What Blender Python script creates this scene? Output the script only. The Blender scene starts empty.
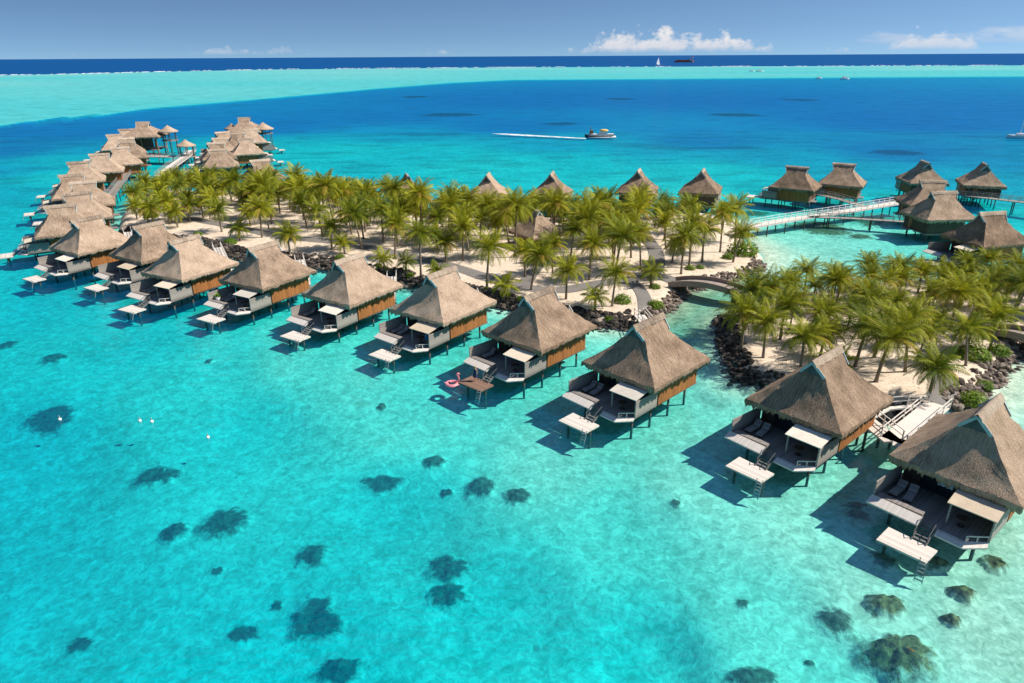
import bpy, bmesh, math, random
import numpy as np
from mathutils import Vector, Matrix, noise

random.seed(7)
sc = bpy.context.scene
col = sc.collection
PI = math.pi
rad = math.radians

# ------------------------------------------------------------------ camera
CAM_H, FPX, CX, CY = 33.0, 683.0, 512.0, 341.5
PITCH = math.atan((341.5 - 56) / FPX)
ROLL = math.atan2(6, 1024)


def at(px, py, z=0.0):
    """the point of height z that was surveyed at this place of the photograph"""
    u, v = px - CX, py - CY
    uu = u * math.cos(ROLL) - v * math.sin(ROLL)
    vv = u * math.sin(ROLL) + v * math.cos(ROLL)
    fy = FPX * math.cos(PITCH) - vv * math.sin(PITCH)
    fz = -FPX * math.sin(PITCH) - vv * math.cos(PITCH)
    t = (z - CAM_H) / fz
    return Vector((uu * t, fy * t, z))


def direction(px, py):
    u, v = px - CX, py - CY
    uu = u * math.cos(ROLL) - v * math.sin(ROLL)
    vv = u * math.sin(ROLL) + v * math.cos(ROLL)
    d = Vector((uu, FPX * math.cos(PITCH) - vv * math.sin(PITCH), -FPX * math.sin(PITCH) - vv * math.cos(PITCH)))
    return d.normalized()


cam_d = bpy.data.cameras.new('camera')
cam = bpy.data.objects.new('camera', cam_d)
col.objects.link(cam)
cam_d.sensor_width = 36.0
cam_d.lens = 36.0 * FPX / 1024.0
cam_d.clip_start = 0.5
cam_d.clip_end = 300000
cam.matrix_world = Matrix.Translation((0, 0, CAM_H)) @ Matrix.Rotation(PI / 2 - PITCH, 4, 'X') @ Matrix.Rotation(-ROLL, 4, 'Z')
sc.camera = cam

# ------------------------------------------------------------------ materials


class NT:
    def __init__(self, mat):
        self.t = mat.node_tree
        self.t.nodes.clear()

    def n(self, typ, **kw):
        nd = self.t.nodes.new(typ)
        for k, v in kw.items():
            if k.startswith('i_'):
                nd.inputs[k[2:].replace('_', ' ')].default_value = v
            else:
                setattr(nd, k, v)
        return nd

    def l(self, a, b):
        self.t.links.new(a, b)

    def math(self, op, a, b=None, clamp=False):
        m = self.n('ShaderNodeMath', operation=op, use_clamp=clamp)
        for i, x in enumerate((a, b)):
            if x is None:
                continue
            if hasattr(x, 'links'):
                self.l(x, m.inputs[i])
            else:
                m.inputs[i].default_value = x
        return m.outputs[0]

    def mix(self, fac, a, b, blend='MIX'):
        m = self.n('ShaderNodeMix', data_type='RGBA', blend_type=blend)
        for s, x in ((m.inputs[0], fac), (m.inputs[6], a), (m.inputs[7], b)):
            if hasattr(x, 'links'):
                self.l(x, s)
            elif isinstance(x, (tuple, list)):
                s.default_value = (*x[:3], 1)
            else:
                s.default_value = x
        return m.outputs[2]

    def noise(self, vec, scale, detail=4, rough=.55, dist=0.0):
        nn = self.n('ShaderNodeTexNoise')
        nn.inputs['Scale'].default_value = scale
        nn.inputs['Detail'].default_value = detail
        nn.inputs['Roughness'].default_value = rough
        nn.inputs['Distortion'].default_value = dist
        if vec is not None:
            self.l(vec, nn.inputs['Vector'])
        return nn.outputs['Fac']

    def ramp(self, fac, stops, interp='LINEAR'):
        r = self.n('ShaderNodeValToRGB')
        r.color_ramp.interpolation = interp
        els = r.color_ramp.elements
        while len(els) < len(stops):
            els.new(.5)
        for e, (p, c) in zip(els, stops):
            e.position = p
            e.color = (*c, 1) if isinstance(c, tuple) else (c, c, c, 1)
        self.l(fac, r.inputs[0])
        return r.outputs[0]

    def mapping(self, vec, scale=(1, 1, 1), rot=(0, 0, 0), loc=(0, 0, 0)):
        m = self.n('ShaderNodeMapping')
        m.inputs['Scale'].default_value = scale
        m.inputs['Rotation'].default_value = rot
        m.inputs['Location'].default_value = loc
        self.l(vec, m.inputs['Vector'])
        return m.outputs[0]

    def bump(self, h, strength=.3, dist=.1, normal=None):
        b = self.n('ShaderNodeBump')
        b.inputs['Strength'].default_value = strength
        b.inputs['Distance'].default_value = dist
        self.l(h, b.inputs['Height'])
        if normal is not None:
            self.l(normal, b.inputs['Normal'])
        return b.outputs[0]


def new_mat(name):
    m = bpy.data.materials.new(name)
    m.use_nodes = True
    return m, NT(m)


def principled(nt, colour, rough=.8, bump=None, spec=.3, metal=0.0, extra=None):
    p = nt.n('ShaderNodeBsdfPrincipled')
    if hasattr(colour, 'links'):
        nt.l(colour, p.inputs['Base Color'])
    else:
        p.inputs['Base Color'].default_value = (*colour, 1)
    p.inputs['Roughness'].default_value = rough
    p.inputs['Specular IOR Level'].default_value = spec
    p.inputs['Metallic'].default_value = metal
    if bump is not None:
        nt.l(bump, p.inputs['Normal'])
    o = nt.n('ShaderNodeOutputMaterial')
    nt.l(p.outputs[0], o.inputs[0])
    return p


def world_pos(nt):
    return nt.n('ShaderNodeNewGeometry').outputs['Position']


def obj_pos(nt):
    return nt.n('ShaderNodeTexCoord').outputs['Object']


def obj_rand(nt):
    return nt.n('ShaderNodeObjectInfo').outputs['Random']


def mottled(name, c, var=.25, scale=2.0, rough=.8, spec=.25, stretch=(1, 1, 1), bump=.2, rnd=.0):
    """a plain surface whose colour wanders a little with wear"""
    m, nt = new_mat(name)
    v = nt.mapping(obj_pos(nt), scale=stretch)
    f = nt.noise(v, scale, 5, .6)
    g = nt.noise(v, scale * 6.3, 3, .6)
    s = nt.math('ADD', nt.math('MULTIPLY', f, .65), nt.math('MULTIPLY', g, .35))
    lo = tuple(max(0, x * (1 - var * 1.5)) for x in c)
    hi = tuple(min(1, x * (1 + var)) for x in c)
    cc = nt.ramp(s, [(.3, lo), (.7, hi)])
    if rnd:
        k = nt.math('ADD', nt.math('MULTIPLY', obj_rand(nt), rnd), 1 - rnd / 2)
        vm = nt.n('ShaderNodeVectorMath', operation='SCALE')
        nt.l(cc, vm.inputs[0])
        nt.l(k, vm.inputs['Scale'])
        cc = vm.outputs[0]
    principled(nt, cc, rough, nt.bump(g, bump, .05) if bump else None, spec)
    return m


def planks(name, c, width=.16, axis=0, var=.3, dark=.35):
    """boards: a tone for every board, thin dark joints, a little grain; axis 0 lays the joints across x"""
    m, nt = new_mat(name)
    sep = nt.n('ShaderNodeSeparateXYZ')
    nt.l(obj_pos(nt), sep.inputs[0])
    a = sep.outputs[axis]
    k = nt.math('DIVIDE', a, width)
    fl = nt.math('FLOOR', k)
    fr = nt.math('FRACT', k)
    wn = nt.n('ShaderNodeTexWhiteNoise', noise_dimensions='1D')
    nt.l(fl, wn.inputs['W'])
    gr = nt.noise(obj_pos(nt), 3.0, 5, .65)
    tone = nt.math('ADD', nt.math('MULTIPLY', wn.outputs['Value'], .5), nt.math('MULTIPLY', gr, .5))
    cc = nt.ramp(tone, [(.2, tuple(x * (1 - var) for x in c)), (.8, tuple(min(1, x * (1 + var * .7)) for x in c))])
    joint = nt.math('LESS_THAN', fr, .1)
    cc = nt.mix(nt.math('MULTIPLY', joint, 1 - dark), cc, tuple(x * .3 for x in c))
    principled(nt, cc, .75, None, .25)
    return m


def thatch(name, c, hi):
    m, nt = new_mat(name)
    uv = nt.n('ShaderNodeUVMap').outputs[0]
    rnd = obj_rand(nt)
    off = nt.n('ShaderNodeVectorMath', operation='ADD')
    nt.l(uv, off.inputs[0])
    comb = nt.n('ShaderNodeCombineXYZ')
    nt.l(nt.math('MULTIPLY', rnd, 37.0), comb.inputs[0])
    nt.l(nt.math('MULTIPLY', rnd, 11.0), comb.inputs[1])
    nt.l(comb.outputs[0], off.inputs[1])
    u2 = off.outputs[0]
    streak = nt.noise(nt.mapping(u2, scale=(7.0, .9, 1)), 1.0, 5, .65)
    fine = nt.noise(nt.mapping(u2, scale=(26, 5, 1)), 1.0, 3, .6)
    patch = nt.noise(u2, .45, 4, .6)
    course = nt.n('ShaderNodeTexWave', wave_type='BANDS', bands_direction='Y', wave_profile='SAW')
    course.inputs['Scale'].default_value = .62
    course.inputs['Distortion'].default_value = 3.0
    course.inputs['Detail'].default_value = 3
    course.inputs['Detail Scale'].default_value = 2.5
    nt.l(u2, course.inputs['Vector'])
    s = nt.math('ADD', nt.math('ADD', nt.math('MULTIPLY', streak, .38), nt.math('MULTIPLY', fine, .36)),
                nt.math('ADD', nt.math('MULTIPLY', patch, .34), nt.math('MULTIPLY', course.outputs['Fac'], .0)))
    s = nt.math('ADD', s, nt.math('MULTIPLY', nt.math('SUBTRACT', rnd, .5), .13))
    cc = nt.ramp(s, [(.40, tuple(x * .36 for x in c)), (.53, c), (.66, hi)])
    h = nt.math('ADD', nt.math('MULTIPLY', streak, .6), nt.math('MULTIPLY', fine, .8))
    principled(nt, cc, .95, nt.bump(h, 1.0, .2), .1)
    return m


M = {}
M['thatch'] = thatch('thatch', (.405, .287, .203), (.64, .475, .35))
M['thatch_dark'] = thatch('darker_thatch', (.345, .24, .165), (.58, .42, .30))
M['thatch_ridge'] = thatch('thatch_ridge', (.47, .36, .27), (.66, .53, .41))
M['barge'] = mottled('painted_bargeboard', (.42, .52, .53), .2, 3)
M['gable'] = mottled('gable_boards', (.10, .12, .125), .3, 3)
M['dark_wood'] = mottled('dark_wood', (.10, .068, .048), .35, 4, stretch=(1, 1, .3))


def pile_mat():
    m, nt = new_mat('weathered_pile')
    p = world_pos(nt)
    f = nt.noise(p, 2.5, 5, .6)
    wood = nt.ramp(f, [(.3, (.07, .055, .045)), (.7, (.17, .135, .11))])
    shadow_tone = nt.ramp(f, [(.3, (.07, .08, .06)), (.7, (.14, .15, .11))])  # submerged part painted to the tone of the shadowed water
    sp = nt.n('ShaderNodeSeparateXYZ')
    nt.l(p, sp.inputs[0])
    k = nt.ramp(nt.math('ADD', sp.outputs[2], nt.math('MULTIPLY', f, .5)), [(.12, 1.0), (.30, 0.0)])
    principled(nt, nt.mix(k, wood, shadow_tone), .9, None, .1)
    return m


M['pile'] = pile_mat()
M['deck'] = planks('deck_boards', (.27, .235, .215), .15, 0, .25)
M['pale_deck'] = planks('sunbleached_boards', (.70, .62, .55), .17, 0, .10, .75)
M['pale_deck_cross'] = planks('sunbleached_cross_boards', (.68, .60, .53), .2, 1, .16, .5)
M['screen'] = planks('grey_screen_boards', (.34, .30, .265), .14, 2, .3)
M['bamboo'] = planks('bamboo_panel', (.37, .145, .045), .11, 1, .35, .5)
M['awning'] = mottled('cream_awning', (.72, .60, .46), .08, 2, bump=0)
M['white_paint'] = mottled('white_paint', (.78, .77, .74), .06, 2, bump=0)
M['grey_paint'] = mottled('grey_paint', (.36, .36, .36), .12, 2, bump=0)
M['cloth_white'] = mottled('white_cloth', (.8, .8, .8), .05, 3, bump=0)
M['blue_cloth'] = mottled('blue_cloth', (.02, .16, .42), .1, 6, bump=0)
M['navy_cloth'] = mottled('navy_cloth', (.02, .035, .10), .1, 6, bump=0)
M['skin'] = mottled('skin', (.52, .30, .20), .05, 6, bump=0)
M['hair_blond'] = mottled('blond_hair', (.55, .36, .12), .2, 20)
M['hair_dark'] = mottled('dark_hair', (.03, .02, .015), .2, 20)
M['pink'] = mottled('pink_vinyl', (.78, .26, .30), .06, 4, .35, .5, bump=0)
M['black'] = mottled('black_plastic', (.02, .02, .02), .1, 5, .4, bump=0)
M['red_hull'] = mottled('red_hull', (.58, .13, .08), .15, 1, bump=0)
M['hull_dark'] = mottled('dark_hull', (.035, .045, .06), .15, 2, .35, .5, bump=0)
M['yellow'] = mottled('yellow_canopy', (.75, .48, .14), .1, 2, bump=0)
M['brown_cargo'] = mottled('brown_cargo', (.33, .17, .08), .3, 4)
M['lime'] = mottled('lime_leaves', (.25, .42, .04), .25, 8)
M['dark_step'] = mottled('dark_steps', (.17, .16, .155), .2, 3)
M['cushion'] = mottled('grey_cushion', (.34, .31, .28), .1, 3, bump=0)
M['trunk'] = mottled('palm_bark', (.24, .19, .145), .3, 5, stretch=(.3, .3, 3), rnd=.3)
M['coconut'] = mottled('coconut_husk', (.28, .22, .05), .3, 8)
M['bridge'] = planks('bridge_boards', (.36, .29, .245), .22, 0, .2)
M['bridge_side'] = mottled('bridge_side_boards', (.33, .26, .22), .25, 2, stretch=(.2, 1, 3))
M['asphalt'] = mottled('grey_paving', (.205, .185, .17), .14, .7)


def glass_mat():
    m, nt = new_mat('dark_glass')
    principled(nt, (.02, .035, .04), .08, None, .6)
    return m


M['glass'] = glass_mat()


def leaf_mat(name, a, b, dry):
    m, nt = new_mat(name)
    rnd = obj_rand(nt)
    g = nt.n('ShaderNodeNewGeometry')
    isl = g.outputs['Random Per Island']
    f = nt.math('ADD', nt.math('MULTIPLY', rnd, .5), nt.math('MULTIPLY', isl, .5))
    cc = nt.mix(f, a, b)
    cc = nt.mix(nt.math('GREATER_THAN', isl, .93), cc, dry)
    d = nt.n('ShaderNodeBsdfPrincipled')
    d.inputs['Roughness'].default_value = .6
    d.inputs['Specular IOR Level'].default_value = .2
    nt.l(cc, d.inputs['Base Color'])
    t = nt.n('ShaderNodeBsdfTranslucent')
    tc = nt.mix(.5, cc, (.30, .30, .02))
    nt.l(tc, t.inputs['Color'])
    mx = nt.n('ShaderNodeMixShader')
    mx.inputs[0].default_value = .25
    nt.l(d.outputs[0], mx.inputs[1])
    nt.l(t.outputs[0], mx.inputs[2])
    o = nt.n('ShaderNodeOutputMaterial')
    nt.l(mx.outputs[0], o.inputs[0])
    return m


M['frond'] = leaf_mat('palm_frond', (.050, .108, .008), (.45, .425, .016), (.50, .34, .06))
M['bush'] = leaf_mat('bush_leaf', (.075, .17, .012), (.20, .30, .02), (.25, .25, .03))


def sand_mat():
    m, nt = new_mat('coral_sand')
    p = world_pos(nt)
    big = nt.noise(p, .12, 5, .6)
    mid = nt.noise(p, .9, 4, .6)
    f = nt.math('ADD', nt.math('MULTIPLY', big, .5), nt.math('MULTIPLY', mid, .5))
    cc = nt.ramp(f, [(.3, (.50, .39, .29)), (.5, (.67, .545, .425)), (.72, (.77, .66, .53))])
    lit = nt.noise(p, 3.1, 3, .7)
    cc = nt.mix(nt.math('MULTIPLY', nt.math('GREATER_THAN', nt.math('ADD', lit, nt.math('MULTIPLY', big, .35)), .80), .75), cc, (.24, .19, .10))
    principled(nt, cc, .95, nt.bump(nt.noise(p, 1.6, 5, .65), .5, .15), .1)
    return m


M['sand'] = sand_mat()


def seabed_look(nt):
    """colour and relief of the lagoon bed: pale sand with a painted caustic web, weed"""
    p = world_pos(nt)
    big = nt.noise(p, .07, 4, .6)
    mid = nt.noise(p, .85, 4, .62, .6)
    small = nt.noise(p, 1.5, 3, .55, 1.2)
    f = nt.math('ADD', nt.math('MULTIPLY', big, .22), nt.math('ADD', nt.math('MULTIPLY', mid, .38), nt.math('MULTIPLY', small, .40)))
    cc = nt.ramp(f, [(.39, (.38, .43, .31)), (.50, (.60, .62, .47)), (.60, (.84, .84, .64))])  # bright web of caustic light painted into the sand mottle
    fl = nt.noise(p, 1.7, 5, .72)
    big2 = nt.noise(p, .035, 3, .5)
    weed = nt.math('MULTIPLY', nt.math('GREATER_THAN', fl, .655), nt.math('GREATER_THAN', big2, .5))
    cc = nt.mix(nt.math('MULTIPLY', weed, .5), cc, (.20, .20, .12))
    sepn = nt.n('ShaderNodeSeparateXYZ')
    nt.l(p, sepn.inputs[0])
    deep = nt.math('MULTIPLY', nt.math('LESS_THAN', sepn.outputs[2], -.45), nt.math('GREATER_THAN', sepn.outputs[1], 215.0))
    mead = nt.ramp(nt.noise(nt.mapping(p, scale=(.012, .02, 0)), 1.0, 5, .62), [(.56, 0.0), (.66, 1.0)])
    cc = nt.mix(nt.math('MULTIPLY', nt.math('MULTIPLY', deep, mead), .55), cc, (.10, .13, .10))
    dist = nt.n('ShaderNodeVectorMath', operation='DISTANCE')
    nt.l(nt.mapping(p, scale=(1, 1, 0)), dist.inputs[0])
    dist.inputs[1].default_value = (29.5, 90.0, 0)
    ch = nt.ramp(nt.math('ADD', nt.math('DIVIDE', dist.outputs['Value'], 40.0), nt.math('MULTIPLY', mid, .25)), [(.38, 1.0), (.62, 0.0)])
    cc = nt.mix(nt.math('MULTIPLY', ch, .78), cc, nt.ramp(f, [(.38, (.13, .14, .07)), (.62, (.50, .46, .27))]))
    cc = nt.mix(nt.math('MULTIPLY', nt.math('GREATER_THAN', sepn.outputs[1], 340.0), .7), cc, (.55, .56, .54))
    far = nt.math('GREATER_THAN', sepn.outputs[1], 148.0)
    patch = nt.ramp(nt.noise(nt.mapping(p, scale=(.05, .13, 0)), 1.0, 6, .68), [(.50, 0.0), (.62, 1.0)])
    cc = nt.mix(nt.math('MULTIPLY', nt.math('MULTIPLY', far, patch), .45), cc, (.16, .20, .13))
    h = nt.math('ADD', nt.math('MULTIPLY', small, .5), mid)
    return cc, nt.bump(h, .35, .25)


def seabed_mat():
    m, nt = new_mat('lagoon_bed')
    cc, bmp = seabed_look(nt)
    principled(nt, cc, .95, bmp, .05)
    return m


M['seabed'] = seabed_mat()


def coral_mat(name, a, b):
    """coral growth thinning out into sand towards its rim"""
    m, nt = new_mat(name)
    p = world_pos(nt)
    f = nt.noise(p, 2.2, 5, .7)
    cc = nt.ramp(f, [(.35, a), (.62, b)])
    rim = nt.n('ShaderNodeAttribute', attribute_name='rim').outputs['Fac']
    g = nt.math('ADD', nt.math('MULTIPLY', nt.noise(p, 1.5, 7, .75, .5), 1.2), nt.math('MULTIPLY', nt.noise(p, .5, 3, .6), .7))
    k = nt.math('ADD', rim, nt.math('SUBTRACT', g, .95))
    edge = nt.ramp(k, [(.60, 0.0), (.92, 1.0)])
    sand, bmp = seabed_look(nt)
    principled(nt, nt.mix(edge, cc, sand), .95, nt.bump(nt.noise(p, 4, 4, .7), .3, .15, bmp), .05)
    return m


M['coral'] = coral_mat('coral', (.07, .085, .065), (.21, .20, .14))
M['coral_brown'] = coral_mat('brown_coral', (.05, .045, .02), (.27, .21, .09))


def rock_mat():
    m, nt = new_mat('lava_rock')
    p = world_pos(nt)
    g = nt.n('ShaderNodeNewGeometry').outputs['Random Per Island']
    f = nt.math('ADD', nt.math('MULTIPLY', nt.noise(p, 2.2, 4, .65), .5), nt.math('MULTIPLY', g, .5))
    cc = nt.ramp(f, [(.2, (.022, .019, .018)), (.55, (.08, .066, .056)), (.85, (.21, .17, .14))])
    principled(nt, cc, .95, nt.bump(nt.noise(p, 6, 4, .7), .7, .1), .15)
    return m


M['rock'] = rock_mat()


def brown_rock_mat():
    m, nt = new_mat('brown_rock')
    p = world_pos(nt)
    g = nt.n('ShaderNodeNewGeometry').outputs['Random Per Island']
    f = nt.math('ADD', nt.math('MULTIPLY', nt.noise(p, 2.2, 4, .65), .5), nt.math('MULTIPLY', g, .5))
    cc = nt.ramp(f, [(.2, (.06, .045, .038)), (.55, (.20, .155, .125)), (.85, (.40, .32, .27))])
    principled(nt, cc, .95, nt.bump(nt.noise(p, 6, 4, .7), .7, .1), .15)
    return m


M['brown_rock'] = brown_rock_mat()


def foam_mat():
    m, nt = new_mat('sea_foam')
    p = world_pos(nt)
    f = nt.noise(nt.mapping(p, scale=(.25, .9, 1)), 1.0, 5, .7)
    a = nt.ramp(f, [(.36, 0.0), (.50, 1.0)])
    d = nt.n('ShaderNodeBsdfDiffuse')
    d.inputs[0].default_value = (.80, .80, .80, 1)
    t = nt.n('ShaderNodeBsdfTransparent')
    mx = nt.n('ShaderNodeMixShader')
    nt.l(a, mx.inputs[0])
    nt.l(t.outputs[0], mx.inputs[1])
    nt.l(d.outputs[0], mx.inputs[2])
    o = nt.n('ShaderNodeOutputMaterial')
    nt.l(mx.outputs[0], o.inputs[0])
    return m


M['foam'] = foam_mat()


def water_mat():
    m, nt = new_mat('lagoon_water')
    p = world_pos(nt)
    # wind waves: several crossing wavelengths
    a = nt.noise(nt.mapping(p, scale=(.55, 1.0, 1), rot=(0, 0, rad(25))), .85, 4, .6, .4)
    b = nt.noise(nt.mapping(p, scale=(.5, 1.0, 1), rot=(0, 0, rad(-30))), .22, 3, .55, .3)
    c = nt.noise(nt.mapping(p, scale=(.6, 1.0, 1), rot=(0, 0, rad(10))), 3.2, 2, .5)
    h = nt.math('ADD', nt.math('ADD', nt.math('MULTIPLY', a, .35), nt.math('MULTIPLY', b, .9)), nt.math('MULTIPLY', c, .07))
    nrm = nt.bump(h, 1.0, .42)
    fr = nt.n('ShaderNodeFresnel')
    fr.inputs['IOR'].default_value = 1.33
    nt.l(nrm, fr.inputs['Normal'])
    # a choppy sea never mirrors fully even at grazing view
    frc = nt.math('MULTIPLY', nt.math('MINIMUM', fr.outputs[0], .34), .34)
    # the colour of the water column: what one pass through its depth lets through (the depth is stored on the sheet)
    at_ = nt.n('ShaderNodeAttribute', attribute_name='depth')
    dep = at_.outputs['Fac']
    comb = nt.n('ShaderNodeCombineColor')
    for ch, k in enumerate(WATER_K):
        nt.l(nt.math('POWER', math.exp(-k * 1.2), dep), comb.inputs[ch])
    tr = nt.n('ShaderNodeBsdfTransparent')
    nt.l(comb.outputs[0], tr.inputs[0])
    df = nt.n('ShaderNodeBsdfDiffuse')
    df.inputs[0].default_value = WATER_BACKSCATTER
    nt.l(nrm, df.inputs['Normal'])
    m1 = nt.n('ShaderNodeMixShader')
    nt.l(nt.math('SUBTRACT', .34, nt.math('MULTIPLY', nt.math('POWER', math.exp(-.16), dep), .33)), m1.inputs[0])
    nt.l(tr.outputs[0], m1.inputs[1])
    nt.l(df.outputs[0], m1.inputs[2])
    gl = nt.n('ShaderNodeBsdfGlossy')
    gl.inputs['Roughness'].default_value = .16
    nt.l(nrm, gl.inputs['Normal'])
    m2 = nt.n('ShaderNodeMixShader')
    nt.l(frc, m2.inputs[0])
    nt.l(m1.outputs[0], m2.inputs[1])
    nt.l(gl.outputs[0], m2.inputs[2])
    o = nt.n('ShaderNodeOutputMaterial')
    nt.l(m2.outputs[0], o.inputs['Surface'])
    return m


WATER_K = (.78, .048, .013)
WATER_BACKSCATTER = (0.0, .19, .50, 1)
M['water'] = water_mat()

# ------------------------------------------------------------------ mesh helpers


class MB:
    def __init__(self):
        self.v, self.f, self.uv, self.mi = [], [], None, []
        self.smooth = False

    def add(self, verts, faces, mi=0):
        n = len(self.v)
        self.v += [tuple(p) for p in verts]
        self.f += [tuple(i + n for i in f) for f in faces]
        self.mi += [mi] * len(faces)
        return self

    def box(self, c, s, rz=0.0, mi=0):
        hx, hy, hz = s[0] / 2, s[1] / 2, s[2] / 2
        cz, sz = math.cos(rz), math.sin(rz)
        vs = []
        for x, y, z in ((-1, -1, -1), (1, -1, -1), (1, 1, -1), (-1, 1, -1), (-1, -1, 1), (1, -1, 1), (1, 1, 1), (-1, 1, 1)):
            X, Y = x * hx, y * hy
            vs.append((c[0] + X * cz - Y * sz, c[1] + X * sz + Y * cz, c[2] + z * hz))
        return self.add(vs, [(0, 3, 2, 1), (4, 5, 6, 7), (0, 1, 5, 4), (1, 2, 6, 5), (2, 3, 7, 6), (3, 0, 4, 7)], mi)

    def bar(self, p, q, w, h, mi=0):
        p, q = Vector(p), Vector(q)
        d = (q - p).normalized()
        up = Vector((0, 0, 1)) if abs(d.z) < .95 else Vector((1, 0, 0))
        s = d.cross(up).normalized() * (w / 2)
        t = s.cross(d).normalized() * (h / 2)
        vs = [p - s - t, p + s - t, p + s + t, p - s + t, q - s - t, q + s - t, q + s + t, q - s + t]
        return self.add(vs, [(0, 1, 2, 3), (7, 6, 5, 4), (0, 4, 5, 1), (1, 5, 6, 2), (2, 6, 7, 3), (3, 7, 4, 0)], mi)

    def tube(self, pts, radii, n=8, cap=True, mi=0):
        pts = [Vector(p) for p in pts]
        b = len(self.v)
        for i, p in enumerate(pts):
            d = (pts[min(i + 1, len(pts) - 1)] - pts[max(i - 1, 0)]).normalized()
            up = Vector((0, 0, 1)) if abs(d.z) < .9 else Vector((1, 0, 0))
            s = d.cross(up).normalized()
            t = s.cross(d).normalized()
            r = radii[i] if isinstance(radii, (list, tuple)) else radii
            for k in range(n):
                a = 2 * PI * k / n
                self.v.append(tuple(p + s * (r * math.cos(a)) + t * (r * math.sin(a))))
        for i in range(len(pts) - 1):
            for k in range(n):
                k2 = (k + 1) % n
                self.f.append((b + i * n + k, b + i * n + k2, b + (i + 1) * n + k2, b + (i + 1) * n + k))
                self.mi.append(mi)
        if cap:
            self.f.append(tuple(b + k for k in reversed(range(n))))
            self.f.append(tuple(b + (len(pts) - 1) * n + k for k in range(n)))
            self.mi += [mi, mi]
        return self

    def prism(self, poly, z0, z1, mi=0):
        n = len(poly)
        vs = [(x, y, z0) for x, y in poly] + [(x, y, z1) for x, y in poly]
        fs = [tuple(reversed(range(n))), tuple(range(n, 2 * n))]
        for i in range(n):
            j = (i + 1) % n
            fs.append((i, j, n + j, n + i))
        return self.add(vs, fs, mi)

    def grid(self, pts, mi=0):
        """pts[r][c] -> quads"""
        b = len(self.v)
        R, C = len(pts), len(pts[0])
        for row in pts:
            self.v += [tuple(p) for p in row]
        for r in range(R - 1):
            for c in range(C - 1):
                self.f.append((b + r * C + c, b + r * C + c + 1, b + (r + 1) * C + c + 1, b + (r + 1) * C + c))
                self.mi.append(mi)
        return self

    def ball(self, c, r, n=10, m=6, mi=0):
        pts = []
        for i in range(m + 1):
            th = PI * i / m
            pts.append([(c[0] + r[0] * math.sin(th) * math.cos(2 * PI * k / n), c[1] + r[1] * math.sin(th) * math.sin(2 * PI * k / n),
                         c[2] + r[2] * math.cos(th)) for k in range(n + 1)])
        return self.grid(pts, mi)

    def build(self, name, mats, parent=None, smooth=False, uvs=None):
        me = bpy.data.meshes.new(name)
        me.from_pydata(self.v, [], self.f)
        if not isinstance(mats, (list, tuple)):
            mats = [mats]
        for m in mats:
            me.materials.append(m)
        if len(mats) > 1:
            me.polygons.foreach_set('material_index', self.mi)
        if smooth:
            me.polygons.foreach_set('use_smooth', [True] * len(me.polygons))
        if uvs is not None:
            lay = me.uv_layers.new(name='UVMap')
            li = np.zeros(len(me.loops), np.int32)
            me.loops.foreach_get('vertex_index', li)
            lay.data.foreach_set('uv', np.array(uvs, np.float32)[li].ravel())
        me.update()
        o = bpy.data.objects.new(name, me)
        col.objects.link(o)
        if parent is not None:
            o.parent = parent
        return o


def tag(o, label=None, cat=None, group=None, kind=None):
    if label:
        o['label'] = label
    if cat:
        o['category'] = cat
    if group:
        o['group'] = group
    if kind:
        o['kind'] = kind
    return o


def empty(name, loc, rz=0.0):
    o = bpy.data.objects.new(name, None)
    col.objects.link(o)
    o.location = loc
    o.rotation_euler = (0, 0, rz)
    o.empty_display_size = .2
    return o


KIDS = {}


def kids(o):
    if o.name not in KIDS:
        KIDS[o.name] = [c for c in bpy.data.objects if c.parent == o]
    return KIDS[o.name]


def copy_tree(o, parent=None):
    c = o.copy()
    col.objects.link(c)
    if parent is not None:
        c.parent = parent
    for ch in kids(o):
        copy_tree(ch, c)
    return c


ORD = ['nearest', 'second nearest', 'third nearest', 'fourth nearest', 'fifth nearest', 'sixth nearest', 'seventh nearest', 'eighth nearest',
       'ninth nearest', 'tenth nearest', 'eleventh nearest', 'twelfth nearest', 'thirteenth nearest', 'fourteenth nearest', 'fifteenth nearest']
NTH = ['first', 'second', 'third', 'fourth', 'fifth', 'sixth', 'seventh', 'eighth', 'ninth', 'tenth', 'eleventh', 'twelfth', 'thirteenth',
       'fourteenth', 'fifteenth', 'sixteenth', 'seventeenth', 'eighteenth', 'nineteenth', 'twentieth']

# ------------------------------------------------------------------ shore lines
ISLE1 = [tuple(at(*p)[:2]) for p in [(118, 232), (140, 240), (170, 243), (205, 249), (245, 259), (290, 263), (330, 268), (400, 282), (450, 293), (505, 307), (560, 318),
         (600, 325), (625, 326), (648, 318), (668, 309), (676, 299), (684, 291), (720, 282), (757, 272), (764, 258), (748, 238), (738, 222), (700, 216),
         (600, 222), (500, 221), (420, 214), (330, 202), (270, 196), (215, 195), (165, 192), (138, 199), (122, 216)]]
ISLE2 = [tuple(at(*p)[:2]) for p in [(722, 322), (724, 340), (731, 358), (744, 380), (770, 384), (815, 395), (868, 413), (905, 422), (955, 410), (985, 388), (1008, 362),
         (1030, 345), (1100, 350), (1160, 330), (1160, 296), (1024, 284), (960, 281), (900, 284), (850, 290), (800, 296), (760, 304), (736, 311)]]


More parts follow.
